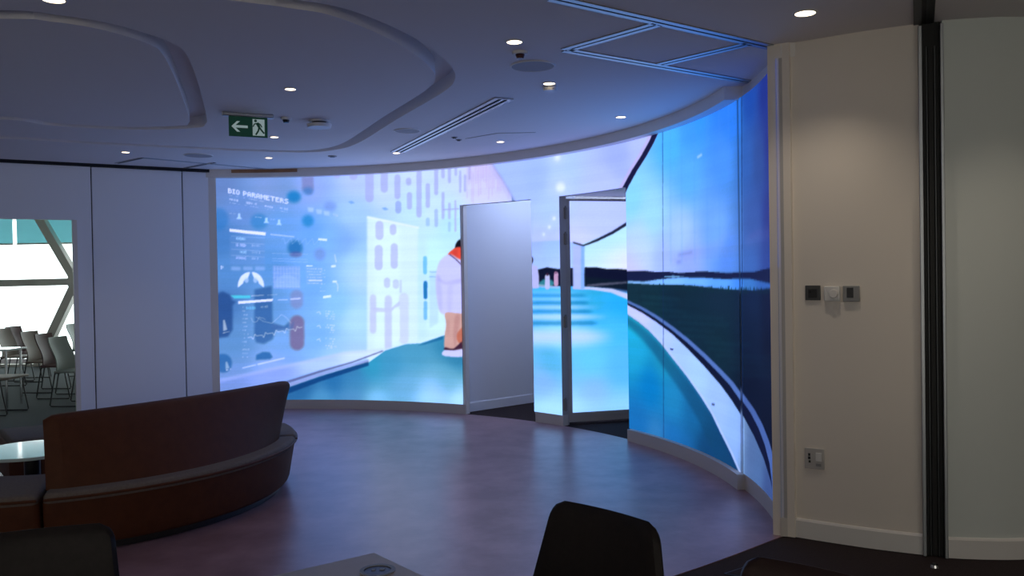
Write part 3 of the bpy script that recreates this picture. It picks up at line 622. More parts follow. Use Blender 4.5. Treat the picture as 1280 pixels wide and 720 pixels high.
# door leaf standing open
dl = thing('display_door', 'open door leaf faced with a lit pool picture, hinged on the pillar', 'door', (LP0.x, LP0.y, 0))
nrm = Vector((LD.y, -LD.x)) # towards the lounge
nrm = nrm if nrm.y < 0 else -nrm
jr = jb + Vector((.004, 0.0))
d0 = LP0.xy
bm = B(); e = d0 + LD.xy * LW; ba = -nrm * .065
prism(bm, [d0 - LD.xy * .02, e, e + ba, d0 - LD.xy * .02 + ba], .025, ZD - .02); obj('leaf_frame', bm, FRAMEG, dl)
lo = display_mesh('display', cl, linl, .045, LW - .01, ZP + .015, ZD - .045, lambda s: (d0.x + LD.x * s + nrm.x * .004, d0.y + LD.y * s + nrm.y * .004), dl); lo['label'] = 'lit picture of the pool water and ceiling'
for y in (267, 299, 402, 505):
    hp = on_line(707, LP0, LP0 - LD, y); d = ray(707, y); z = EYE + d.z * hp.length / Vector((d.x, d.y)).length
    bm = B(); q = hp * .992; cyl(bm, (q.x, q.y, z), .011, .125, 12); box(bm, (q.x, q.y + .012, z), (.04, .008, .115)); cyl(bm, (q.x, q.y, z + .068), .010, .012, 10)
    obj('hinge', bm, mat('hinge_steel', (.22, .21, .21), .4, metal=.7), dl, smooth=True)

# ------------------------------------------------------------------ floor
curve = [Vector(cpos(s, -.01)) for s in np.linspace(S0 - .1, S6 - .5, 60)]
edge = [Vector(v) for v in ((1.60, 5.04), (.83, 4.40), (-.2, 3.72), (-1.4, 3.3), (-3.2, 3.05), (-6.8, 3.0))]
edge = [Vector(p) for p in catmull([(*v, 0) for v in edge], 6)]; edge = [v.xy for v in edge]
wl_a = at(260, 212, H).xy; wl_b = at(0, 199, H).xy; wd = (wl_b - wl_a).normalized()
poly = curve + edge + [wl_a + wd * 4.3, wl_a + wd * .2]
struct('floor', prism(B(), [(-14, -4.5), (6, -4.5), (6, 18), (-14, 18)], -.2, -.004), CARPET)
struct('floor', prism(B(), poly, -.1, 0), VINYL)
struct('floor', prism(B(), [(*(wl_a + Vector((-.05, .1))),), (-3.7, 16.3), (-13.5, 16.3), (-13.5, 3.9), tuple(wl_a + wd * 9 + Vector((-.2, .1)))], -.1, .001), ROOMCARPET)

# ------------------------------------------------------------------ ceiling with its coved channels
def cpts(P): return [at(x, y, H).xy for x, y in P]
def offset(P, d):
    out = []; n = len(P)
    for i in range(n):
        t = (P[(i + 1) % n] - P[i - 1]).normalized(); out.append(P[i] + Vector((t.y, -t.x)) * d)
    return out
def area(P): return sum(P[i].x * P[(i + 1) % len(P)].y - P[(i + 1) % len(P)].x * P[i].y for i in range(len(P))) / 2
def outline(px, extra):
    P = cpts(px) + [Vector(e) for e in extra]
    P = [p.xy for p in catmull([(p.x, p.y, 0) for p in P], 6, closed=True)]
    Q = [P[0]]
    for p in P[1:]:
        if (p - Q[-1]).length > .03: Q.append(p)
    return Q if area(Q) > 0 else Q[::-1]
oA = outline([(0, 13), (66, 18), (131, 28), (180, 41), (213, 53), (231, 65), (243, 90), (252, 120), (258, 146), (257, 155), (243, 160), (164, 162), (66, 157), (0, 149)], [(-5.2, 6.75), (-5.9, 6.0), (-5.7, 5.0), (-4.7, 4.4), (-3.5, 4.17)])
oB = outline([(320, -7), (370, 0), (420, 8), (466, 23), (515, 46), (544, 65), (563, 82), (569, 98), (554, 115), (498, 148), (449, 178), (420, 187), (380, 190.5), (300, 188.5), (200, 184), (100, 179), (0, 173)], [(-5.9, 7.55), (-6.8, 6.8), (-7.1, 5.4), (-6.6, 4.1), (-5.2, 3.4), (-3.4, 3.36), (-2.1, 3.62)])
W = .135
iA, iB = offset(oA, -W), offset(oB, -W)
if abs(area(iA)) > abs(area(oA)): iA, iB = offset(oA, W), offset(oB, W)
outer = [Vector(v) for v in ((-14, -4.5), (6, -4.5), (6, 18), (-14, 18))]
loops = [outer, oB, iB, oA, iA]
vs, es, base = [], [], 0
for L in loops:
    vs += L; es += [(base + i, base + (i + 1) % len(L)) for i in range(len(L))]; base += len(L)
ov, oe, of, *_ = delaunay_2d_cdt(vs, es, [], 1, 1e-5)
def inside(p, L):
    r = False
    for i in range(len(L)):
        a, b = L[i], L[(i + 1) % len(L)]
        if (a.y > p.y) != (b.y > p.y) and p.x < (b.x - a.x) * (p.y - a.y) / (b.y - a.y) + a.x: r = not r
    return r
bm = B(); bv = [bm.verts.new((v.x, v.y, H)) for v in ov]; tv = {}
DCH = .10
for f in of:
    c_ = sum((ov[i] for i in f), Vector((0, 0))) / len(f)
    chan = (inside(c_, oB) and not inside(c_, iB)) or (inside(c_, oA) and not inside(c_, iA))
    if chan: bm.faces.new([bm.verts.new((ov[i].x, ov[i].y, H + DCH)) for i in f])
    else: bm.faces.new([bv[i] for i in f])
for L in (oB, iB, oA, iA):
    a = [bm.verts.new((p.x, p.y, H)) for p in L]; b = [bm.verts.new((p.x, p.y, H + DCH)) for p in L]
    for i in range(len(L)): j = (i + 1) % len(L); bm.faces.new((a[i], a[j], b[j], b[i]))
# closing slab above
box(bm, (-4, 6.75, H + .3), (20.2, 22.7, .3))
struct('ceiling', bm, CEIL)

# ------------------------------------------------------------------ left partition wall
def lw(px): return on_line(px, wl_a, wl_b, 360)
def panel(p, q, z0, z1, th=.09):
    d = (q - p).normalized(); n = Vector((-d.y, d.x)); n = n if n.y > 0 else -n
    return prism(B(), [p, q, q + n * th, p + n * th], z0, z1)
ZW = H - .035
g = .006
pr = lw(263); pA = lw(230.5); pB = lw(117); pC = lw(98)
def along(p, d): return p + wd * d
struct('wall_left', panel(along(pr, 0), along(pA, -g), .0, ZW), PANEL, bevel=.003)
struct('wall_left', panel(along(pA, g), along(pB, -g), .0, ZW), PANEL, bevel=.003)
# panel holding the doorway
ZO = 2.27
far = along(pC, 2.2)
d2 = far; end = along(pC, 3.6)
n2 = Vector((-wd.y, wd.x)); n2 = n2 if n2.y > 0 else -n2
bm = B()
for a_, b_, z0, z1 in ((along(pB, g), pC, 0, ZW), (pC, far, ZO, ZW), (far, end, 0, ZW)):
    prism(bm, [a_, b_, b_ + n2 * .09, a_ + n2 * .09], z0, z1)
struct('wall_left', bm, PANEL)
bm = B(); prism(bm, [along(pr, .01) + n2 * .03, along(pC, -.05) + n2 * .03, along(pC, -.05) + n2 * .06, along(pr, .01) + n2 * .06], .01, ZW - .01); struct('wall_left', bm, DARKGAP)
# opening reveal
bm = B(); prism(bm, [along(pC, .0) - n2 * .006, along(pC, .045) - n2 * .006, along(pC, .045) + n2 * .1, pC + n2 * .1], 0, ZO); struct('trim_3', bm, STEELW)
bm = B(); prism(bm, [along(pr, -.01) - n2 * .03, end - n2 * .03, end + n2 * .08, along(pr, -.01) + n2 * .08], ZW, H + .01)
tk = obj('partition_track', bm, DARKGAP); props(tk, 'black ceiling track running along the top of the white partition', 'ceiling track')
jl = at(270, 212, H).xy; q = Vector(cpos(S0 - .03, .1))
cpl = [lw(263), on_line(272.5, wl_a, wl_b, 360) * .998, Vector(cpos(S0 - .01, .03)), Vector(cpos(S0 - .01, -.1)), lw(263) + Vector((0, .35))]
struct('wall_left', prism(B(), cpl, 0, H + .01), TRIMW)
struct('wall_left', prism(B(), [end, end + n2 * .09, (-7.6, -4.2), (-7.5, -4.2)], 0, H + .01), WALL)

# ------------------------------------------------------------------ wall, post and folding-wall channel on the right
post = [Vector((1.53, 5.05)), Vector((1.638, 4.985)), Vector((1.70, 5.06)), Vector((1.9, 5.45)), Vector((1.68, 5.45)), Vector((1.60, 5.27))]
struct('wall_right', prism(B(), post, 0, H + .01), WALL)
rw = [p.xy for p in catmull([(1.642, 5.015, 0), (1.83, 4.885, 0), (2.02, 4.765, 0), (2.235, 4.655, 0)], 5)]
rb = [p + Vector((.12, .18)) for p in rw]
bm = B(); prism(bm, rw + rb[::-1], 0, H + .01); struct('wall_right', bm, WALL, smooth=True)
def skirting(P, d=.014, h=.112):
    Q = []
    for i, p in enumerate(P):
        t = (P[min(i + 1, len(P) - 1)] - P[max(i - 1, 0)]).normalized(); n = Vector((t.y, -t.x)); n = n if n.y < 0 else -n
        Q.append(p + n * d)
    bm = B(); secs = []
    for p, q in zip(P, Q):
        secs.append([bm.verts.new(v) for v in ((p.x, p.y, 0), (q.x, q.y, 0), (q.x, q.y, h - .012), (q.x + (p.x - q.x) * .5, q.y + (p.y - q.y) * .5, h), (p.x, p.y, h))])
    for a_, b_ in zip(secs, secs[1:]):
        for j in range(5): bm.faces.new((a_[j], a_[(j + 1) % 5], b_[(j + 1) % 5], b_[j]))
    bm.faces.new(secs[0]); bm.faces.new(secs[-1][::-1]); return bm
struct('baseboard_right', skirting(rw), TRIMW)
rw2 = [p.xy for p in catmull([(2.335, 4.60, 0), (2.52, 4.565, 0), (2.75, 4.56, 0), (3.3, 4.63, 0), (4.0, 4.85, 0), (4.7, 5.2, 0)], 5)]
rb2 = [p + Vector((.06, .2)) for p in rw2]
bm = B(); prism(bm, rw2 + rb2[::-1], 0, H + .01); struct('wall_right', bm, mat('panel_grey_paint', (.72, .76, .73), .55), smooth=True)
struct('baseboard_right', skirting(rw2), TRIMW)
struct('wall_right', prism(B(), [(4.7, 5.4), (4.6, 5.0), (5.2, -4.2), (5.4, -4.2), (5.3, 5.4)], 0, H + .01), WALL)
# channel
ca, cb = Vector((2.222, 4.635)), Vector((2.335, 4.585))
cd = (cb - ca).normalized(); cn = Vector((cd.y, -cd.x)); cn = cn if cn.y < 0 else -cn
L_ = (cb - ca).length
ch = thing('wall_channel', 'black and aluminium vertical channel between the two white wall sections', 'wall channel', (ca.x, ca.y, 0))
def vbar(t0, t1, o0, o1, z0, z1): return prism(B(), [ca + cd * L_ * t0 + cn * o0, ca + cd * L_ * t1 + cn * o0, ca + cd * L_ * t1 + cn * o1, ca + cd * L_ * t0 + cn * o1], z0, z1)
obj('backing', vbar(.12, .86, -.05, -.03, .0, H), BLACK, ch)
for t0, t1, o1 in ((0, .16, .012), (.86, 1, .014)): obj('rail', vbar(t0, t1, -.05, o1, 0, H - .02), ALU, ch, bevel=.003, label='aluminium edge rail')
for t0, t1 in ((.30, .36), (.62, .68)): obj('rail', vbar(t0, t1, -.03, -.008, 0, H - .13), ALUD, ch, bevel=.002, label='slim dark inner rail')
for t0, t1 in ((.18, .28), (.40, .58), (.70, .80)): obj('rubber_seal', vbar(t0, t1, -.03, -.014, 0, H - .13), BLACK, ch)
bt = thing('floor_bolt', 'small round steel floor bolt at the foot of the wall channel', 'bolt', (*at(1168, 708, 0).xy, 0))
bm = B(); cyl(bm, (0, 0, .003), .022, .014, 24, r2=.018); obj('collar', bm, CHROME, bt, local=True, smooth=True); bm = B(); cyl(bm, (0, 0, .011), .009, .012, 16); obj('pin', bm, ALUD, bt, local=True)

# ceiling track over the channel, coming towards the room
tr0 = at(1160, 30, H).xy; tr1 = at(1157, -60, H).xy
def ceiling_track(name, label, segs_px, w, slot, mats=(ALU, DARKGAP), drop=.006, group=None):
    P0 = segs_px[0][0]; t = thing(name, label, 'ceiling track', (P0.x, P0.y, H), 0, group)
    for a_, b_ in segs_px:
        d = (b_ - a_).normalized(); n = Vector((-d.y, d.x)); 
        for s_ in (-1, 1):
            obj('rail', prism(B(), [a_ + n * s_ * slot / 2, b_ + n * s_ * slot / 2, b_ + n * s_ * w / 2, a_ + n * s_ * w / 2], H - drop, H + .004), mats[0], t)
        obj('slot', prism(B(), [a_ - n * slot / 2, b_ - n * slot / 2, b_ + n * slot / 2, a_ + n * slot / 2], H - drop * .4, H + .004), mats[1], t)
    return t
ceiling_track('ceiling_track', 'broad dark ceiling track leading away from the vertical wall channel', [(tr0 + Vector((0, .05)), tr1)], .10, .022, (ALUD, BLACK))
P = lambda x, y: at(x, y, H).xy
ceiling_track('ceiling_track', 'blue-lit branching ceiling track running in diamonds towards the white post', [(P(690, -3), P(975, 61)), (P(707, 62), P(822, 29.5)), (P(707, 62), P(948, 104)), (P(826, 80), P(936, 54))], .085, .016)
ceiling_track('ceiling_track', 'thin ceiling track outlining a panel above the white partition', [(P(146, 204), P(178, 197)), (P(178, 197), P(345, 212)), (P(232, 209.5), P(268, 203))], .05, .03)

# ------------------------------------------------------------------ wall devices
def rwall(px, py):
    for a_, b_ in zip(rw, rw[1:]):
        p = on_line(px, a_, b_, py)
        if (p - a_).dot(b_ - a_) >= -.001 and (p - b_).dot(b_ - a_) <= .001:
            d = ray(px, py); return p, EYE + d.z * p.length / Vector((d.x, d.y)).length, (b_ - a_).normalized()
def device(name, label, cat, px, py):
    p, z, t_ = rwall(px, py); rz = math.atan2(t_.y, t_.x)
    return thing(name, label, cat, (p.x, p.y, z), rz)
t = device('switch_plate', 'small dark grey square plate, left of three on the beige wall', 'wall plate', 1016.5, 366)
obj('plate', box(B(), (0, -.006, 0), (.086, .012, .086)), mat('brushed_plate', (.10, .10, .10), .35, metal=.6), t, local=True, bevel=.003)
obj('rocker', box(B(), (0, -.013, -.004), (.05, .006, .052)), DARKP, t, local=True, bevel=.002); obj('key', box(B(), (-.012, -.018, .006), (.014, .005, .014)), BLACK, t, local=True, bevel=.001)
t = device('thermostat', 'white square dial controller, middle of three on the beige wall', 'thermostat', 1041, 367)
obj('casing', box(B(), (0, -.014, 0), (.086, .028, .086)), WHITEP, t, local=True, bevel=.005)
bm = B(); cyl(bm, (0, 0, 0), .026, .016, 32, r2=.022, M=Matrix.Translation((.012, -.034, 0)) @ Matrix.Rotation(R(90), 4, 'X')); obj('dial', bm, TRIMW, t, local=True, smooth=True)
t = device('wall_controller', 'grey square controller with black display, right of three on the beige wall', 'wall controller', 1064.5, 367)
obj('casing', box(B(), (0, -.01, 0), (.088, .02, .09)), GREYP, t, local=True, bevel=.004); obj('display', box(B(), (-.004, -.0205, .006), (.036, .003, .056)), DARKP, t, local=True, bevel=.001)
t = device('power_socket', 'white power socket plate low on the beige wall above the skirting', 'power socket', 1018.5, 573)
obj('plate', box(B(), (0, -.006, 0), (.11, .012, .12)), mat('socket_grey', (.52, .50, .48), .4), t, local=True, bevel=.003)
bm = B()
for dx, dz, w_, h_ in ((-.028, .022, .012, .016), (-.028, .003, .014, .016), (-.026, -.018, .012, .014)): box(bm, (dx, -.0125, dz), (w_, .003, h_))
obj('socket_hole', bm, BLACK, t, local=True)
obj('rocker', box(B(), (.026, -.014, .012), (.034, .006, .05)), WHITEP, t, local=True, bevel=.002); obj('rocker', box(B(), (.024, -.013, -.034), (.03, .004, .016)), GREYP, t, local=True, bevel=.001)

# ------------------------------------------------------------------ ceiling fittings
def spot(parent, e, size=R(100), col=(1, .86, .68)):
    l = bpy.data.lights.new('bulb', 'SPOT'); l.energy = e; l.spot_size = size; l.spot_blend = 1.0; l.color = col; l.shadow_soft_size = .04
    o = bpy.data.objects.new('bulb', l); C.objects.link(o); o.parent = parent; o.location = (0, 0, -.03); return o
lights = [(67, -1, .115, 'recessed downlight cut by the top edge at upper left'), (363, 111, .085, 'recessed downlight in front of the green exit sign and smoke detector'), (343, 171, .085, 'recessed downlight just right of the green exit sign'),
    (157, 190, .09, 'recessed downlight above the white partition at the left'), (336, 197, .085, 'recessed downlight above the timber strip at the screen header'), (643, 52, .10, 'recessed downlight beside the small dark-tipped sensor and round speaker'),
    (686.5, 104, .095, 'recessed downlight beyond the large round speaker'), (495.5, 191, .085, 'recessed downlight at the far end of the linear air slot'), (625.5, 177, .085, 'recessed downlight above the middle of the video wall by the hatch'),
    (776, 146, .095, 'recessed downlight nearest the right end of the curved bulkhead'), (1006.5, 16, .12, 'large recessed downlight near the beige wall and post')]
lights += [(1372, -48, .12, 'recessed downlight outside the frame added to brighten the grey wall panel')]  # extra unseen downlight, put in to brighten the grey panel
first = None
for x, y, dia, lb in lights:
    p = at(x, y, H)
    if first is None:
        t = thing('downlight', lb, 'downlight', (p.x, p.y, H), 0, 'recessed downlights in the ceiling'); first = t
        obj('trim_ring', ring(B(), (0, 0, 0), .043, .053, .005), WHITEP, t, local=True, smooth=True)
        bm = B(); cyl(bm, (0, 0, -.0015), .043, .003, 32); obj('lens', bm, LENS, t, local=True)
    else:
        t = copy_tree(first); t.location = (p.x, p.y, H); t['label'] = lb
    s_ = dia / .1; t.scale = (s_, s_, 1)
DL = [o for o in C.objects if o.name.split('.')[0] == 'downlight']
for o in DL: spot(o, 17 if o['label'].startswith('recessed downlight outside') else 15 if o['label'].startswith('large') else 10)

def round_fit(name, label, cat, x, y, parts, group=None):
    p = at(x, y, H); t = thing(name, label, cat, (p.x, p.y, H), 0, group)
    for nm, r0, r1, z0, z1, mt in parts:
        bm = B(); cyl(bm, (0, 0, (z0 + z1) / 2), r1, abs(z1 - z0), 36, r2=r0); obj(nm, bm, mt, t, local=True, smooth=True)
    return t
for x, y, r, lb in ((666, 82, .145, 'large round ceiling speaker behind the small sensor'), (248, 194, .15, 'round ceiling speaker above the white partition'), (509, 163, .12, 'small round ceiling speaker beside the air slot')):
    p = at(x, y, H); t = thing('ceiling_speaker', lb, 'ceiling speaker', (p.x, p.y, H), 0, 'round ceiling speakers')
    obj('rim', ring(B(), (0, 0, 0), r * .93, r, .008), WHITEP, t, local=True, smooth=True)
    bm = B(); cyl(bm, (0, 0, -.003), r * .93, .006, 40); obj('grille', bm, SPEAKM, t, local=True)
round_fit('smoke_detector', 'round white smoke detector to the right of the exit sign', 'smoke detector', 399, 151, (('base', .085, .085, -.012, 0, WHITEP), ('neck', .06, .06, -.03, -.012, DARKP), ('cover', .105, .095, -.058, -.03, WHITEP)))
round_fit('ceiling_sensor', 'small white sensor with dark tip beside the exit sign', 'sensor', 357.5, 147, (('base', .045, .042, -.02, 0, WHITEP), ('lens', .03, .022, -.042, -.02, DARKP)))
round_fit('sprinkler_head', 'small beige ceiling sensor with dark red tip by the large speaker', 'sprinkler', 650, 65, (('escutcheon', .05, .045, -.016, 0, WHITEP), ('tip', .028, .02, -.04, -.016, mat('dark_red', (.06, .012, .012), .4))))
round_fit('ceiling_sensor', 'low white disc fitting touching the downlight beyond the speaker', 'sensor', 687.5, 108.5, (('base', .05, .05, -.012, 0, WHITEP), ('cover', .052, .045, -.03, -.012, WHITEP)))
round_fit('ceiling_sensor', 'tiny dark round ceiling fitting above the screen header at left', 'sensor', 415.5, 195, (('base', .05, .045, -.01, 0, GREYP), ('lens', .03, .025, -.016, -.01, DARKP)))
# access hatch drawn by its thin shadow gap
p0, p1, p2 = P(570, 173), P(660, 168), P(612, 176)
t = thing('access_hatch', 'flat ceiling access hatch around the middle downlight', 'hatch', (p0.x, p0.y, H))
q = [P(583, 173), P(622, 166.5), P(668, 165.5), P(630, 176.5)]
bm = B(); prism(bm, q, H - .004, H + .002); obj('panel', bm, CEIL, t)
bm = B(); qq = [v + (v - sum(q, Vector((0, 0))) / 4).normalized() * .015 for v in q]; prism(bm, qq, H - .002, H + .001); obj('frame', bm, GREYP, t)
for x, y in ((568, 171.5), (573.5, 174.5)):
    round_fit('ceiling_sensor', 'tiny dark ceiling dot, %s of a pair left of the middle downlight' % ('left' if x < 570 else 'right'), 'sensor', x, y, (('base', .03, .03, -.006, 0, GREYP), ('lens', .02, .016, -.014, -.006, DARKP)), 'pair of tiny ceiling dots')
# linear diffuser
a_, b_ = P(497, 189.5), P(630, 122.5)
d = (b_ - a_).normalized(); n = Vector((-d.y, d.x)); t = thing('air_diffuser', 'long aluminium linear air slot with two dark gaps in the ceiling', 'air vent', (a_.x, a_.y, H))
for o0, o1 in ((-.075, -.04), (-.012, .012), (.04, .075)): obj('blade', prism(B(), [a_ + n * o0, b_ + n * o0, b_ + n * o1, a_ + n * o1], H - .009, H + .002), ALU, t)
obj('slot', prism(B(), [a_ - n * .07, b_ - n * .07, b_ + n * .07, a_ + n * .07], H - .003, H + .004), DARKGAP, t)
for q in (a_, b_): obj('end_cap', prism(B(), [q - n * .075 - d * .008, q - n * .075 + d * .008, q + n * .075 + d * .008, q + n * .075 - d * .008], H - .010, H + .002), ALU, t)

# exit sign
pc = at(310, 142, H); sp = ray(310, 159); SD = pc.length and pc.y
es_ = thing('exit_sign', 'green exit sign with white arrow and running figure hung from ceiling', 'exit sign', (pc.x, pc.y, H), R(26))
bm = B(); box(bm, (0, 0, -.014), (.40, .055, .03)); obj('mounting_bar', bm, ALU, es_, local=True, bevel=.008)
bm = B(); box(bm, (0, 0, -.108), (.30, .012, .158)); gb = obj('sign_board', bm, GREEN, es_, local=True, bevel=.002)
for bx in (-.05, .08): obj('bracket', box(B(), (bx, 0, -.029), (.02, .006, .012)), ALU, es_, local=True)
def flat(P_, y=-.0075, t_=.002):
    bm = B(); f1 = [bm.verts.new((x, y, z)) for x, z in P_]; f2 = [bm.verts.new((x, y + t_, z)) for x, z in P_]; n_ = len(P_)
    bm.faces.new(f1); bm.faces.new(f2[::-1])
    for i in range(n_): bm.faces.new((f1[i], f1[(i + 1) % n_], f2[(i + 1) % n_], f2[i]))
    return bm
zc = -.108
arrow = [(-.128, 0), (-.083, .040), (-.072, .040), (-.060, .040), (-.093, .010), (-.005, .010), (-.005, -.010), (-.093, -.010), (-.060, -.040), (-.083, -.040)]
arrow = [(-.13, 0), (-.088, .042), (-.064, .042), (-.098, .010), (-.005, .010), (-.005, -.010), (-.098, -.010), (-.064, -.042), (-.088, -.042)]
obj('arrow', flat([(x, z + zc) for x, z in arrow]), EXITW, es_, local=True)
obj('door_symbol', flat([(x, z + zc) for x, z in [(.033, -.066), (.126, -.066), (.126, .066), (.033, .066)]]), EXITW, es_, local=True)
def limb(bm, P_, w, y):
    for (x0, z0), (x1, z1) in zip(P_, P_[1:]):
        L = math.hypot(x1 - x0, z1 - z0); nx, nz = -(z1 - z0) / L * w / 2, (x1 - x0) / L * w / 2
        f = [bm.verts.new((a, y, b + zc)) for a, b in ((x0 + nx, z0 + nz), (x1 + nx, z1 + nz), (x1 - nx, z1 - nz), (x0 - nx, z0 - nz))]
        k = [bm.verts.new((v.co.x, y + .0015, v.co.z)) for v in f]; bm.faces.new(f); bm.faces.new(k[::-1])
        for i in range(4): bm.faces.new((f[i], f[(i + 1) % 4], k[(i + 1) % 4], k[i]))
bm = B(); yy = -.0095
limb(bm, [(.066, .036), (.084, .004)], .022, yy); limb(bm, [(.084, .004), (.100, -.020), (.122, -.046)], .013, yy); limb(bm, [(.084, .004), (.076, -.028), (.056, -.060)], .013, yy)
limb(bm, [(.066, .032), (.046, .026), (.036, .004)], .009, yy); limb(bm, [(.070, .038), (.094, .024), (.104, .002)], .009, yy)
cyl(bm, (0, 0, 0), .011, .0015, 20, M=Matrix.Translation((.056, yy, zc + .052)) @ Matrix.Rotation(R(90), 4, 'X'))
obj('running_figure', bm, GREEN, es_, local=True)

# ------------------------------------------------------------------ corridor behind the doorways
w0 = at(583, 517.5, 0).xy; w1 = at(667, 504.8, 0).xy; wdir = (w1 - w0).normalized(); w2 = w0 + wdir * 2.6; ws = w0 - wdir * .06
wn = Vector((-wdir.y, wdir.x)); wn = wn if wn.y > 0 else -wn
w0 = w0 * 1.013; w2 = w2 * 1.013; ws = w0 + wdir * .01
struct('wall_corridor', prism(B(), [ws, w2, w2 + wn * .1, ws + wn * .1], 0, H + .01), PANEL)
struct('baseboard_corridor', skirting([ws + wdir * .02, w2], .012, .11), PANEL)
sof = [Vector(cpos(s, -.071)) for s in np.linspace(S3 + .02, S4 + .3, 12)] + [Vector(cpos(s, -.75)) for s in np.linspace(S4 + .3, S3 + .25, 8)]
struct('ceiling', prism(B(), sof, ZD + .005, ZD + .06), WALL)
t = thing('added_corridor_light', 'unseen round light added in the corridor to brighten the white wall panel', 'ceiling light', (.75, 9.75, H))  # added bluish lamp, hidden above the door head, lights the corridor wall
bm = B(); cyl(bm, (0, 0, -.02), .16, .04, 36); obj('diffuser', bm, mat('added_light_lens', (.8, .85, .95), .4, emit=(.78, .84, 1), estr=3), t, local=True, smooth=True); obj('rim', ring(B(), (0, 0, 0), .16, .175, .045), WHITEP, t, local=True)
l = bpy.data.lights.new('bulb', 'POINT'); l.energy = 32; l.color = (.46, .60, 1); l.shadow_soft_size = .12; o = bpy.data.objects.new('bulb', l); C.objects.link(o); o.parent = t; o.location = (0, 0, -.25)
struct('wall_back', strip(B(), S0 - .1, S6 + .6, 0, H + .01, -2.0, -1.9, n=40), WALL)
struct('wall_right', prism(B(), [(1.75, 5.3), (1.75, 5.4), (5.3, 5.6), (5.3, 5.35)], 0, H + .01), WALL)

# ------------------------------------------------------------------ meeting room seen through the partition doorway
YW = 16.0
struct('wall_room_right', prism(B(), [(-3.85, 10.45), (-3.7, 10.45), (-3.7, 16.3), (-3.85, 16.3)], 0, H + .01), WALL)
struct('wall_room_left', prism(B(), [(-13.6, 3.8), (-13.5, 3.8), (-13.5, 16.3), (-13.6, 16.3)], 0, H + .01), WALL)
struct('wall_room_front', prism(B(), [(-13.6, 3.8), (-7.6, 6.9), (-7.6, 7.1), (-13.6, 4.0)], 0, H + .01), WALL)
struct('window_1', prism(B(), [(-13.5, YW + .24), (-3.8, YW + .24), (-3.8, YW + .25), (-13.5, YW + .25)], .04, H - .05), GLASS)
def wz(x, y):
    d = ray(x, y); t_ = YW / d.y; return Vector((d.x * t_, YW, EYE + d.z * t_))
def beam(a_, b_, w_, dth):
    bm = B(); v = (b_ - a_).normalized(); s_ = v.cross(Vector((0, 1, 0))).normalized() * w_ / 2; k = Vector((0, dth, 0))
    vs_ = [bm.verts.new(p) for p in (a_ + s_, a_ - s_, a_ - s_ + k, a_ + s_ + k, b_ + s_, b_ - s_, b_ - s_ + k, b_ + s_ + k)]
    for f in ((0, 1, 2, 3), (7, 6, 5, 4), (0, 4, 5, 1), (1, 5, 6, 2), (2, 6, 7, 3), (3, 7, 4, 0)): bm.faces.new([vs_[i] for i in f])
    return bm
node = wz(94, 352)
fr = thing('steel_diagrid', 'pale steel diagonal beams crossing the bright meeting room window', 'window frame', (node.x, YW - .12, node.z))
def ext(a_, b_, k): return b_ + (b_ - a_).normalized() * k
top = wz(47, 272); dn = wz(62, 420)
obj('diagonal_beam', beam(ext(node, top, .9), node, .15, .16), STEELW, fr); obj('diagonal_beam', beam(ext(node, dn, .6), node, .15, .16), STEELW, fr)
obj('horizontal_beam', beam(wz(-60, 355.5), node, .13, .15), STEELW, fr)
mx_ = lambda p: Vector((2 * node.x - p.x, p.y, p.z))
obj('diagonal_beam', beam(ext(node, mx_(top), .9), node, .15, .16), STEELW, fr); obj('diagonal_beam', beam(ext(node, mx_(dn), .6), node, .15, .16), STEELW, fr)
obj('horizontal_beam', beam(node, node + Vector((4.1, 0, 0)), .13, .15), STEELW, fr)
bm = B(); cyl(bm, (0, 0, 0), .16, .17, 20, M=Matrix.Translation((node.x, YW + .08, node.z)) @ Matrix.Rotation(R(90), 4, 'X')); obj('node_plate', bm, STEELW, fr)
struct('wall_window_sill', box(B(), (-8.65, YW + .22, .02), (9.7, .12, .06)), STEELW)
zb = wz(50, 304).z; xg0, xg1 = wz(8.5, 290).x, wz(13.5, 290).x
for a0, a1, lb in ((-13.4, xg0, 'pale teal roller blind at the left edge of the meeting room window'), (xg1, -3.9, 'wide pale teal roller blind behind the diagonal steel beam')):
    t = thing('roller_blind', lb, 'blind', ((a0 + a1) / 2, YW + .19, H), 0, 'roller blinds')
    bm = B(); box(bm, ((a0 + a1) / 2, YW + .19, (H - .04 + zb) / 2), (a1 - a0, .003, H - .04 - zb)); obj('fabric', bm, BLIND, t)
    bm = B(); box(bm, ((a0 + a1) / 2, YW + .19, zb), (a1 - a0, .02, .03)); obj('bottom_bar', bm, STEELW, t); bm = B(); box(bm, ((a0 + a1) / 2, YW + .19, H - .03), (a1 - a0, .04, .06)); obj('cassette', bm, STEELW, t)

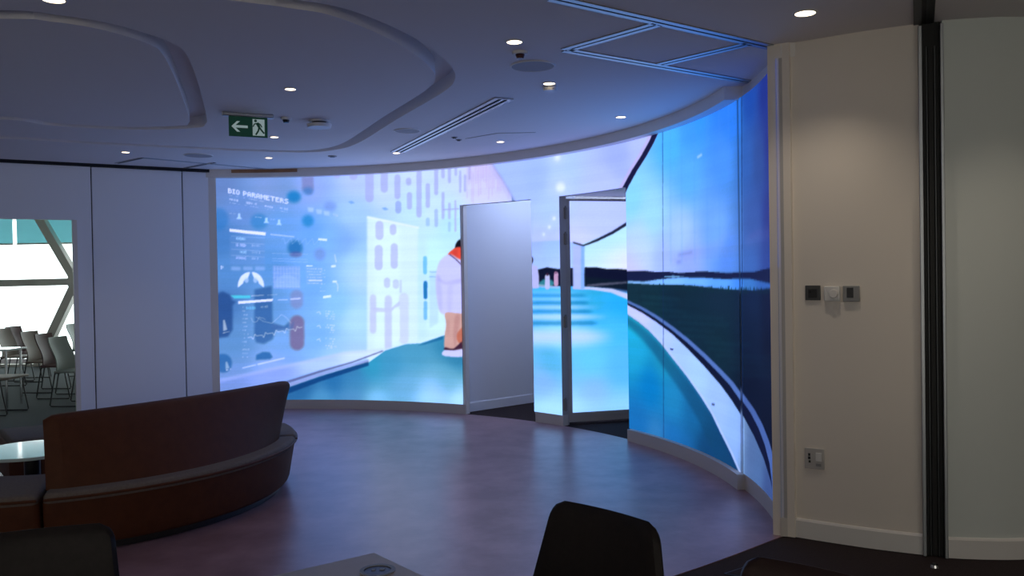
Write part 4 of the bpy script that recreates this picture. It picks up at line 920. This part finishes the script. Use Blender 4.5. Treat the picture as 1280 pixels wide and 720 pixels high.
def make_chair(label, mt):
    """slim sled-base chair, sitting towards +x"""
    t = thing('meeting_chair', label, 'chair', (0, 0, 0), 0, 'meeting room chairs')
    bm = B(); n1, n2_ = 8, 8; f = []; k = []
    for i in range(n1 + 1):
        v = i / n1; row = []; row2 = []
        for j in range(n2_ + 1):
            u = j / n2_ * 2 - 1; z = .44 + .44 * v; x = -.20 - .07 * v + .03 * math.sin(v * math.pi) * 0 + .035 * u * u + .03 * math.sin(v * 5)
            w_ = .195 + .012 * math.sin(v * 3); row.append(bm.verts.new((x, u * w_, z))); row2.append(bm.verts.new((x - .014, u * w_, z)))
        f.append(row); k.append(row2)
    for A_, s_ in ((f, 1), (k, -1)):
        for i in range(n1):
            for j in range(n2_): q = (A_[i][j], A_[i][j + 1], A_[i + 1][j + 1], A_[i + 1][j]); bm.faces.new(q if s_ > 0 else q[::-1])
    for j in range(n2_):
        bm.faces.new((f[0][j], k[0][j], k[0][j + 1], f[0][j + 1])); bm.faces.new((f[-1][j], f[-1][j + 1], k[-1][j + 1], k[-1][j]))
    for i in range(n1):
        bm.faces.new((f[i][0], f[i + 1][0], k[i + 1][0], k[i][0])); bm.faces.new((f[i][-1], k[i][-1], k[i + 1][-1], f[i + 1][-1]))
    obj('backrest', bm, mt, t, local=True, smooth=True)
    obj('seat', box(B(), (.02, 0, .445), (.44, .43, .03)), mt, t, local=True, bevel=.012)
    for s_ in (-1, 1):
        y = s_ * .225; bm = B(); tube(bm, [(-.17, y, .435), (-.205, y, .25), (-.245, y, .03), (-.23, y, .012), (.2, y, .012), (.215, y, .03), (.17, y, .25), (.14, y, .435)], .008)
        obj('sled_leg', bm, WIRE, t, local=True, smooth=True)
    bm = B(); tube(bm, [(.14, -.225, .425), (.14, .225, .425)], .007); obj('crossbar', bm, WIRE, t, local=True)
    bm = B(); tube(bm, [(-.17, -.225, .425), (-.17, .225, .425)], .007); obj('crossbar', bm, WIRE, t, local=True)
    return t
cA = make_chair('grey-green shell chair nearest the partition edge, third in the middle row', ROOMB2)
cB_ = make_chair('dark plum shell chair in the middle of the row of three', ROOMB3)
cCc = make_chair('taupe shell chair leftmost in the row of three', ROOMB)
def put(o, px, D, rz, lb=None, new=True):
    """the middle of the backrest stands at photograph column px, D metres away"""
    o = copy_tree(o) if new else o
    x = (px - 640) / F * D; o.location = (x + .22 * math.cos(rz), D + .22 * math.sin(rz), .001); o.rotation_euler = (0, 0, rz)
    if lb: o['label'] = lb
    return o
put(cA, 75, 11.0, R(-4), new=False); put(cB_, 57, 11.75, R(-2), new=False); put(cCc, 39, 12.4, R(-4), new=False)
put(cCc, 6, 13.3, R(0), 'taupe shell chair far left in the back row')
put(cB_, 19, 13.95, R(-3), 'dark plum shell chair far left, right behind the taupe one in the back row')
put(cA, 92, 14.5, R(4), 'grey-green shell chair by the window, half hidden by the partition edge')
put(cCc, -26, 10.3, R(0), 'shell chair in the nearest row, cut by the left photo edge')
def mtable(x, y, w_, l_, lb):
    t = thing('meeting_table', lb, 'table', (x, y, .001), 0, 'meeting room tables')
    obj('tabletop', box(B(), (0, 0, .73), (w_, l_, .025)), TABLEG, t, local=True, bevel=.004)
    for sx in (-1, 1):
        for sy in (-1, 1):
            bm = B(); cyl(bm, (sx * (w_ / 2 - .06), sy * (l_ / 2 - .05), .36), .015, .72, 12); obj('leg', bm, CHROME, t, local=True)
mtable(-7.15, 11.0, 1.5, .42, 'white meeting table at the left photo edge in front of the taupe chair')
mtable(-5.85, 12.95, 1.0, .9, 'white meeting table behind the row of three chairs, next to the partition edge')
mtable(-6.55, 14.1, .7, .8, 'small white meeting table between back row chairs and window')

# ------------------------------------------------------------------ curved sofa
SC = Vector((-3.187, 6.2)); SR = 1.535
def arc_solid(cx, cy, r0, r1, a0, a1, z0, z1, rad, flare=0, n=40, endr=None, top_lean=0):
    """upholstered arc with rounded edges and rounded ends"""
    bm = B(); endr = rad if endr is None else endr; secs = []
    ts = []
    rm = (r0 + r1) / 2; da = endr / rm
    K = 5
    for k in range(K + 1): ph = math.pi / 2 * k / K; ts.append((a0 + da * (1 - math.sin(ph)) if False else a0 + da * (1 - math.cos(math.pi / 2 - ph)) * 0 + da * (1 - math.cos(ph)) * 0 + da * math.sin(0), ph))
    ts = [(a0 + da * (1 - math.cos(math.pi / 2 * k / K)), endr * (1 - math.sin(math.pi / 2 * k / K))) for k in range(K + 1)]
    ts += [(a0 + da + (a1 - a0 - 2 * da) * k / n, 0) for k in range(1, n)]
    ts += [(a1 - da * (1 - math.cos(math.pi / 2 * k / K)), endr * (1 - math.sin(math.pi / 2 * k / K))) for k in range(K, -1, -1)]
    for a, sh in ts:
        prof = []; R0, R1, Z0, Z1 = r0 + sh, r1 - sh, z0 + sh * .3, z1 - sh; q = max(.004, min(rad, (R1 - R0) / 2 * .98, (Z1 - Z0) / 2 * .98))
        for (cr, cz, t0) in ((R1 - q, Z1 - q, 0), (R0 + q, Z1 - q, 90), (R0 + q, Z0 + q, 180), (R1 - q, Z0 + q, 270)):
            for j in range(5):
                t_ = R(t0 + 90 * j / 4); r_ = cr + q * math.cos(t_); z_ = cz + q * math.sin(t_); f_ = (z_ - z0) / (z1 - z0)
                r_ += flare * f_ + top_lean * f_
                prof.append(bm.verts.new((cx + r_ * math.cos(a), cy + r_ * math.sin(a), z_)))
        secs.append(prof)
    for p_, q_ in zip(secs, secs[1:]):
        for j in range(len(p_)): bm.faces.new((p_[j], p_[(j + 1) % len(p_)], q_[(j + 1) % len(p_)], q_[j]))
    bm.faces.new(secs[0]); bm.faces.new(secs[-1][::-1]); return bm
def sofa(name, label, a0, a1, back=None, r0=.94, r1=SR, c=SC, h=.385):
    t = thing(name, label, 'sofa', (c.x + (r0 + r1) / 2 * math.cos((a0 + a1) / 2), c.y + (r0 + r1) / 2 * math.sin((a0 + a1) / 2), 0))
    obj('plinth', arc_solid(c.x, c.y, r0 + .06, r1 - .10, a0 + .02, a1 - .02, 0, .06, .004), DARKP, t, smooth=True)
    obj('base', arc_solid(c.x, c.y, r0, r1 - .05, a0, a1, .045, h - .03, .03, flare=.055), LEATHER, t, smooth=True, label='brown upholstered outer shell')
    obj('seat', arc_solid(c.x, c.y, r0 + .005, r1 + .012, a0 + .004, a1 - .004, h - .065, h, .028), SEATF, t, smooth=True, label='grey-brown seat fabric')
    obj('piping', arc_solid(c.x, c.y, r1 + .006, r1 + .022, a0 + .006, a1 - .006, h - .042, h - .026, .007), LEATHER, t, smooth=True)
    if back:
        N = 40; secs = []; bm = B(); tc2 = Vector((-5.939, 8.101)); ta0 = math.atan2(4.89 - tc2.y, -2.70 - tc2.x) - .001; ta1 = math.atan2(6.44 - tc2.y, -1.69 - tc2.x) + .014
        for k in range(N + 1):
            f_ = k / N; e = min(f_, 1 - f_) * N / 2.0; sh = 0 if e >= 1 else .028 * (1 - math.sqrt(max(0, 1 - (1 - e) ** 2)))
            a = back[0] + (back[1] - back[0]) * f_; ob = Vector((c.x + 1.44 * math.cos(a), c.y + 1.44 * math.sin(a))); nb = Vector((-math.cos(a), -math.sin(a)))
            b_ = ta0 + (ta1 - ta0) * f_; ot = tc2 + Vector((math.cos(b_), math.sin(b_))) * 4.553; nt_ = (nb - Vector((math.cos(b_), math.sin(b_)))).normalized()
            ob += nb * sh; ot += nt_ * sh; th_ = .10 - 2 * sh; zt = .80 - sh; prof = []
            for (u, v) in ((0, 0), (0, .25), (0, .5), (0, .75), (0, .93), (.06, .965), (.2, .99), (.4, 1), (.6, 1), (.8, .99), (.94, .965), (1, .93), (1, .75), (1, .5), (1, .25), (1, 0)):
                q = ob.lerp(ot, v) + nb.lerp(nt_, v).normalized() * th_ * u; prof.append(bm.verts.new((q.x, q.y, h - .01 + (zt - h + .01) * v)))
            secs.append(prof)
        for p_, q_ in zip(secs, secs[1:]):
            for j in range(len(p_)): bm.faces.new((p_[j], p_[(j + 1) % len(p_)], q_[(j + 1) % len(p_)], q_[j]))
        bm.faces.new(secs[0]); bm.faces.new(secs[-1][::-1])
        obj('backrest', bm, LEATHER, t, smooth=True, label='tall brown curved backrest')
    return t
sofa('curved_sofa', 'brown curved sofa with tall backrest turned away', R(-69.8), R(9.5), (R(-69.6), R(7.5)))
sofa('curved_bench', 'backless brown bench section at the far right end of the curved sofa', R(10), R(34))
sofa('curved_bench', 'backless curved bench section joined to the left of the sofa back', R(-112), R(-70.3))
sofa('curved_bench', 'separate low bench with rounded end beyond the round table', R(95), R(128), r0=1.5, r1=2.15, c=Vector((-2.9, 5.25)))
tc_ = at(40, 561, .45); t = thing('round_table', 'small round glossy table inside the sofa curve', 'table', (tc_.x, tc_.y, 0))
bm = B(); cyl(bm, (0, 0, .44), .34, .022, 56); obj('tabletop', bm, mat('pale_gloss', (.55, .68, .70), .12, coat=.5), t, local=True, bevel=.004)
bm = B(); cyl(bm, (0, 0, .22), .05, .42, 24); obj('pedestal', bm, DARKP, t, local=True, smooth=True); bm = B(); cyl(bm, (0, 0, .010), .22, .02, 40); obj('base', bm, DARKP, t, local=True, bevel=.004)

# ------------------------------------------------------------------ foreground chairs and table
def lounge_chair(label, loc, rz, mt, wt=.40, wb=.47, htop=.86):
    """upholstered shell chair, sitting towards +y"""
    t = thing('lounge_chair', label, 'chair', loc, rz, 'dark upholstered chairs around the table')
    NU, NV = 36, 60
    def surf(u, v, off):
        # v 0 front of the seat .. 1 top of the back
        if v < .45:
            s_ = v / .45; y = .24 - .40 * s_; z = .455 - .02 * math.sin(s_ * math.pi); w_ = wb / 2 * (.94 + .06 * s_)
            nx = Vector((0, 0, 1)); 
        elif v < .6:
            s_ = (v - .45) / .15; a_ = s_ * R(78); y = -.16 - .09 * math.sin(a_); z = .455 + .09 * (1 - math.cos(a_)); w_ = wb / 2
            nx = Vector((0, math.sin(a_), math.cos(a_)))
        else:
            s_ = (v - .6) / .4; y = -.248 - .055 * s_; z = .526 + (htop - .526) * s_; w_ = (wb + (wt - wb) * s_ ** 1.1) / 2
            nx = Vector((0, .98, .15))
        x = u * w_; y2 = y + (.022 * u * u if v > .5 else 0) * min(1, (v - .5) * 5)
        z2 = z + (.03 * u * u if v <= .5 else 0)
        # round the two free corners
        return Vector((x, y2, z2)) + nx * off
    rad = .16
    bm = B(); front, back_ = {}, {}
    def edge_pos(i, j):
        u = i / NU * 2 - 1; v = j / NV; e0 = 1.0
        tv = max(0, (v - .94) / .06); bv_ = max(0, (.07 - v) / .07); k = max(tv, bv_)
        lim = 1 - .19 * (1 - math.sqrt(max(0, 1 - k * k)))
        return u * lim, v
    T = .022
    for i in range(NU + 1):
        for j in range(NV + 1):
            u, v = edge_pos(i, j); 
            cu = abs(i / NU * 2 - 1); thick = T * math.sqrt(max(.0, 1 - max(0, (cu - .88) / .12) ** 2)) 
            kv = max(max(0, (v - .93) / .07), max(0, (.07 - v) / .07)); thick *= math.sqrt(max(0, 1 - kv ** 2)); thick = max(thick, .0015)
            dz = 0
            if v > .9: dz = 0
            a_ = surf(u, v, thick); b_ = surf(u, v, -thick); a_.z += dz; b_.z += dz
            front[i, j] = bm.verts.new(a_); back_[i, j] = bm.verts.new(b_)
    for i in range(NU):
        for j in range(NV):
            bm.faces.new((front[i, j], front[i + 1, j], front[i + 1, j + 1], front[i, j + 1])); bm.faces.new((back_[i, j], back_[i, j + 1], back_[i + 1, j + 1], back_[i + 1, j]))
    for i in range(NU):
        for j in (0, NV): bm.faces.new((front[i, j], back_[i, j], back_[i + 1, j], front[i + 1, j]))
    for j in range(NV):
        for i in (0, NU): bm.faces.new((front[i, j], front[i, j + 1], back_[i, j + 1], back_[i, j]))
    obj('shell', bm, mt, t, local=True, smooth=True)
    for sx in (-1, 1):
        for sy in (-1, 1):
            bm = B(); tube(bm, [(sx * .12, sy * .1 - .02, .43), (sx * .21, sy * .2 - .02, .012)], .011, 10); obj('leg', bm, ALUD, t, local=True, smooth=True)
    bm = B(); box(bm, (0, -.02, .425), (.26, .24, .03)); obj('seat_bracket', bm, ALUD, t, local=True, bevel=.004)
    return t
# the chair right of the table: its backrest top runs from (705,624) to (832,655)
a_, b_ = at(694, 620, .86), at(835, 655, .86)
mid = (a_ + b_) / 2; v = (b_ - a_); ang = math.atan2(v.y, v.x)
fx = math.sin(ang), -math.cos(ang)       # facing the camera side
rz = ang + math.pi
yb = -.303
cdir = Vector((-math.sin(rz), math.cos(rz)))
loc = mid.xy - cdir * yb
lounge_chair('black upholstered chair in front of the purple floor, right of the beige table', (loc.x, loc.y, -.004), rz, SHELL, wt=.405, wb=.56, htop=.862)
a_, b_ = at(-30, 667, .86), at(121, 651, .86); mid = (a_ + b_) / 2; v = b_ - a_; ang = math.atan2(v.y, v.x); rz = ang; cdir = Vector((-math.sin(rz), math.cos(rz))); loc = mid.xy + cdir * .30
rz2 = ang + math.pi; cdir = Vector((-math.sin(rz2), math.cos(rz2))); loc = mid.xy - cdir * yb
lounge_chair('black upholstered chair cut by the lower left corner, in front of the sofa', (loc.x, loc.y, -.004), rz2, SHELL, wt=.40, wb=.46, htop=.86)
a_, b_ = at(972, 699, .86), at(1078, 722, .86); mid = (a_ + b_) / 2; v = b_ - a_; ang = math.atan2(v.y, v.x); rz = ang + math.pi; cdir = Vector((-math.sin(rz), math.cos(rz))); loc = mid.xy - cdir * yb
lounge_chair('brown-black chair back peeking over the bottom edge on dark carpet', (loc.x, loc.y, -.004), rz, SHELLB, wt=.36, wb=.42, htop=.865)

k0, k1, k2 = at(468, 692, .74).xy, at(350, 719, .74).xy, at(537, 719, .74).xy
e1 = (k1 - k0).normalized(); e2 = (k2 - k0).normalized()
e2 = (e2 - e1 * e1.dot(e2) * .6).normalized()
cen = k0 + e1 * .5 + e2 * .5
t = thing('square_table', 'beige laminate table corner with round power socket at the bottom edge', 'table', (cen.x, cen.y, -.004))
bm = B(); prism(bm, [k0, k0 + e1 * 1.0, k0 + e1 * 1.0 + e2 * 1.0, k0 + e2 * 1.0], .719, .744); obj('tabletop', bm, TABLEM, t, bevel=.004)
bm = B(); cyl(bm, (cen.x, cen.y, .36), .045, .70, 24); obj('pedestal', bm, ALUD, t); bm = B(); cyl(bm, (cen.x, cen.y, .008), .30, .022, 40); obj('base', bm, ALUD, t)
gp = at(472, 713, .745); bm = B(); ring(bm, (0, 0, .006), .040, .050, .006); cyl(bm, (0, 0, .001), .041, .003, 40)
gr = thing('power_socket', 'round black and grey power socket set into the beige table', 'power socket', (gp.x, gp.y, .740))
obj('trim_ring', ring(B(), (0, 0, .007), .038, .050, .007), GREYP, gr, local=True, smooth=True); bm.free()
bm = B(); cyl(bm, (0, 0, .0025), .038, .005, 40); obj('socket_face', bm, mat('navy_plastic', (.012, .014, .03), .3), gr, local=True)
bm = B(); cyl(bm, (.012, .008, .0055), .008, .002, 16); obj('socket_pin', bm, GREYP, gr, local=True); bm = B(); cyl(bm, (-.012, .004, .0055), .006, .002, 16); obj('socket_pin', bm, GREYP, gr, local=True)

# floor box
q = [at(905, 717, 0).xy, at(937, 706.5, 0).xy, at(985, 713, 0).xy, at(953, 725, 0).xy]
t = thing('floor_box', 'square power box lid outlined in the dark carpet', 'floor box', (*(sum(q, Vector((0, 0))) / 4), -.004))
bm = B(); prism(bm, q, -.006, .001); obj('frame', bm, ALUD, t)
cq = sum(q, Vector((0, 0))) / 4; bm = B(); prism(bm, [cq + (v - cq) * .93 for v in q], -.005, .0025); obj('lid', bm, CARPET, t)

# ------------------------------------------------------------------ unseen windows put in behind the viewer to admit daylight
for z0, z1 in ((0, .5), (2.5, H + .01)): struct('wall_front', box(B(), (-1.1, -4.1, (z0 + z1) / 2), (13, .15, z1 - z0)), WALL)
for x in (-7.2, -4.4, -1.6, 1.2, 4.0, 5.2): struct('wall_front', box(B(), (x, -4.1, 1.5), (.35 if x in (-7.2, 5.2) else .16, .13, 2.0)), WALL)
struct('window_2', box(B(), (-1.1, -4.1, 1.5), (12.9, .01, 2.0)), glass_mat('dimming_glass', (.64, .61, .575)))  # glass tint only dims the daylight reaching the lounge

# ------------------------------------------------------------------ daylight
w = bpy.data.worlds.new('sky'); bpy.context.scene.world = w; w.use_nodes = True
bg = w.node_tree.nodes['Background']; bg.inputs['Color'].default_value = (.94, 1.0, 1.0, 1); bg.inputs['Strength'].default_value = 3.6
def portal(loc, rx, sx, sy, rz=0):
    l = bpy.data.lights.new('daylight_portal', 'AREA'); l.shape = 'RECTANGLE'; l.size = sx; l.size_y = sy; l.cycles.is_portal = True
    o = bpy.data.objects.new('daylight_portal', l); C.objects.link(o); o.location = loc; o.rotation_euler = (rx, 0, rz)
portal((-1.1, -4.25, 1.5), R(90), 12.2, 2.0, math.pi)
portal((-8.65, YW + .3, 1.4), R(-90), 9.6, 2.8, math.pi)

sc = bpy.context.scene
sc.view_settings.view_transform = 'Standard'; sc.view_settings.look = 'None'; sc.view_settings.gamma = 1; sc.view_settings.use_curve_mapping = False
sc.view_settings.exposure = 0
sc.cycles.use_denoising = True
sc.cycles.max_bounces = 8; sc.cycles.diffuse_bounces = 4; sc.cycles.transparent_max_bounces = 8; sc.cycles.sample_clamp_indirect = 4
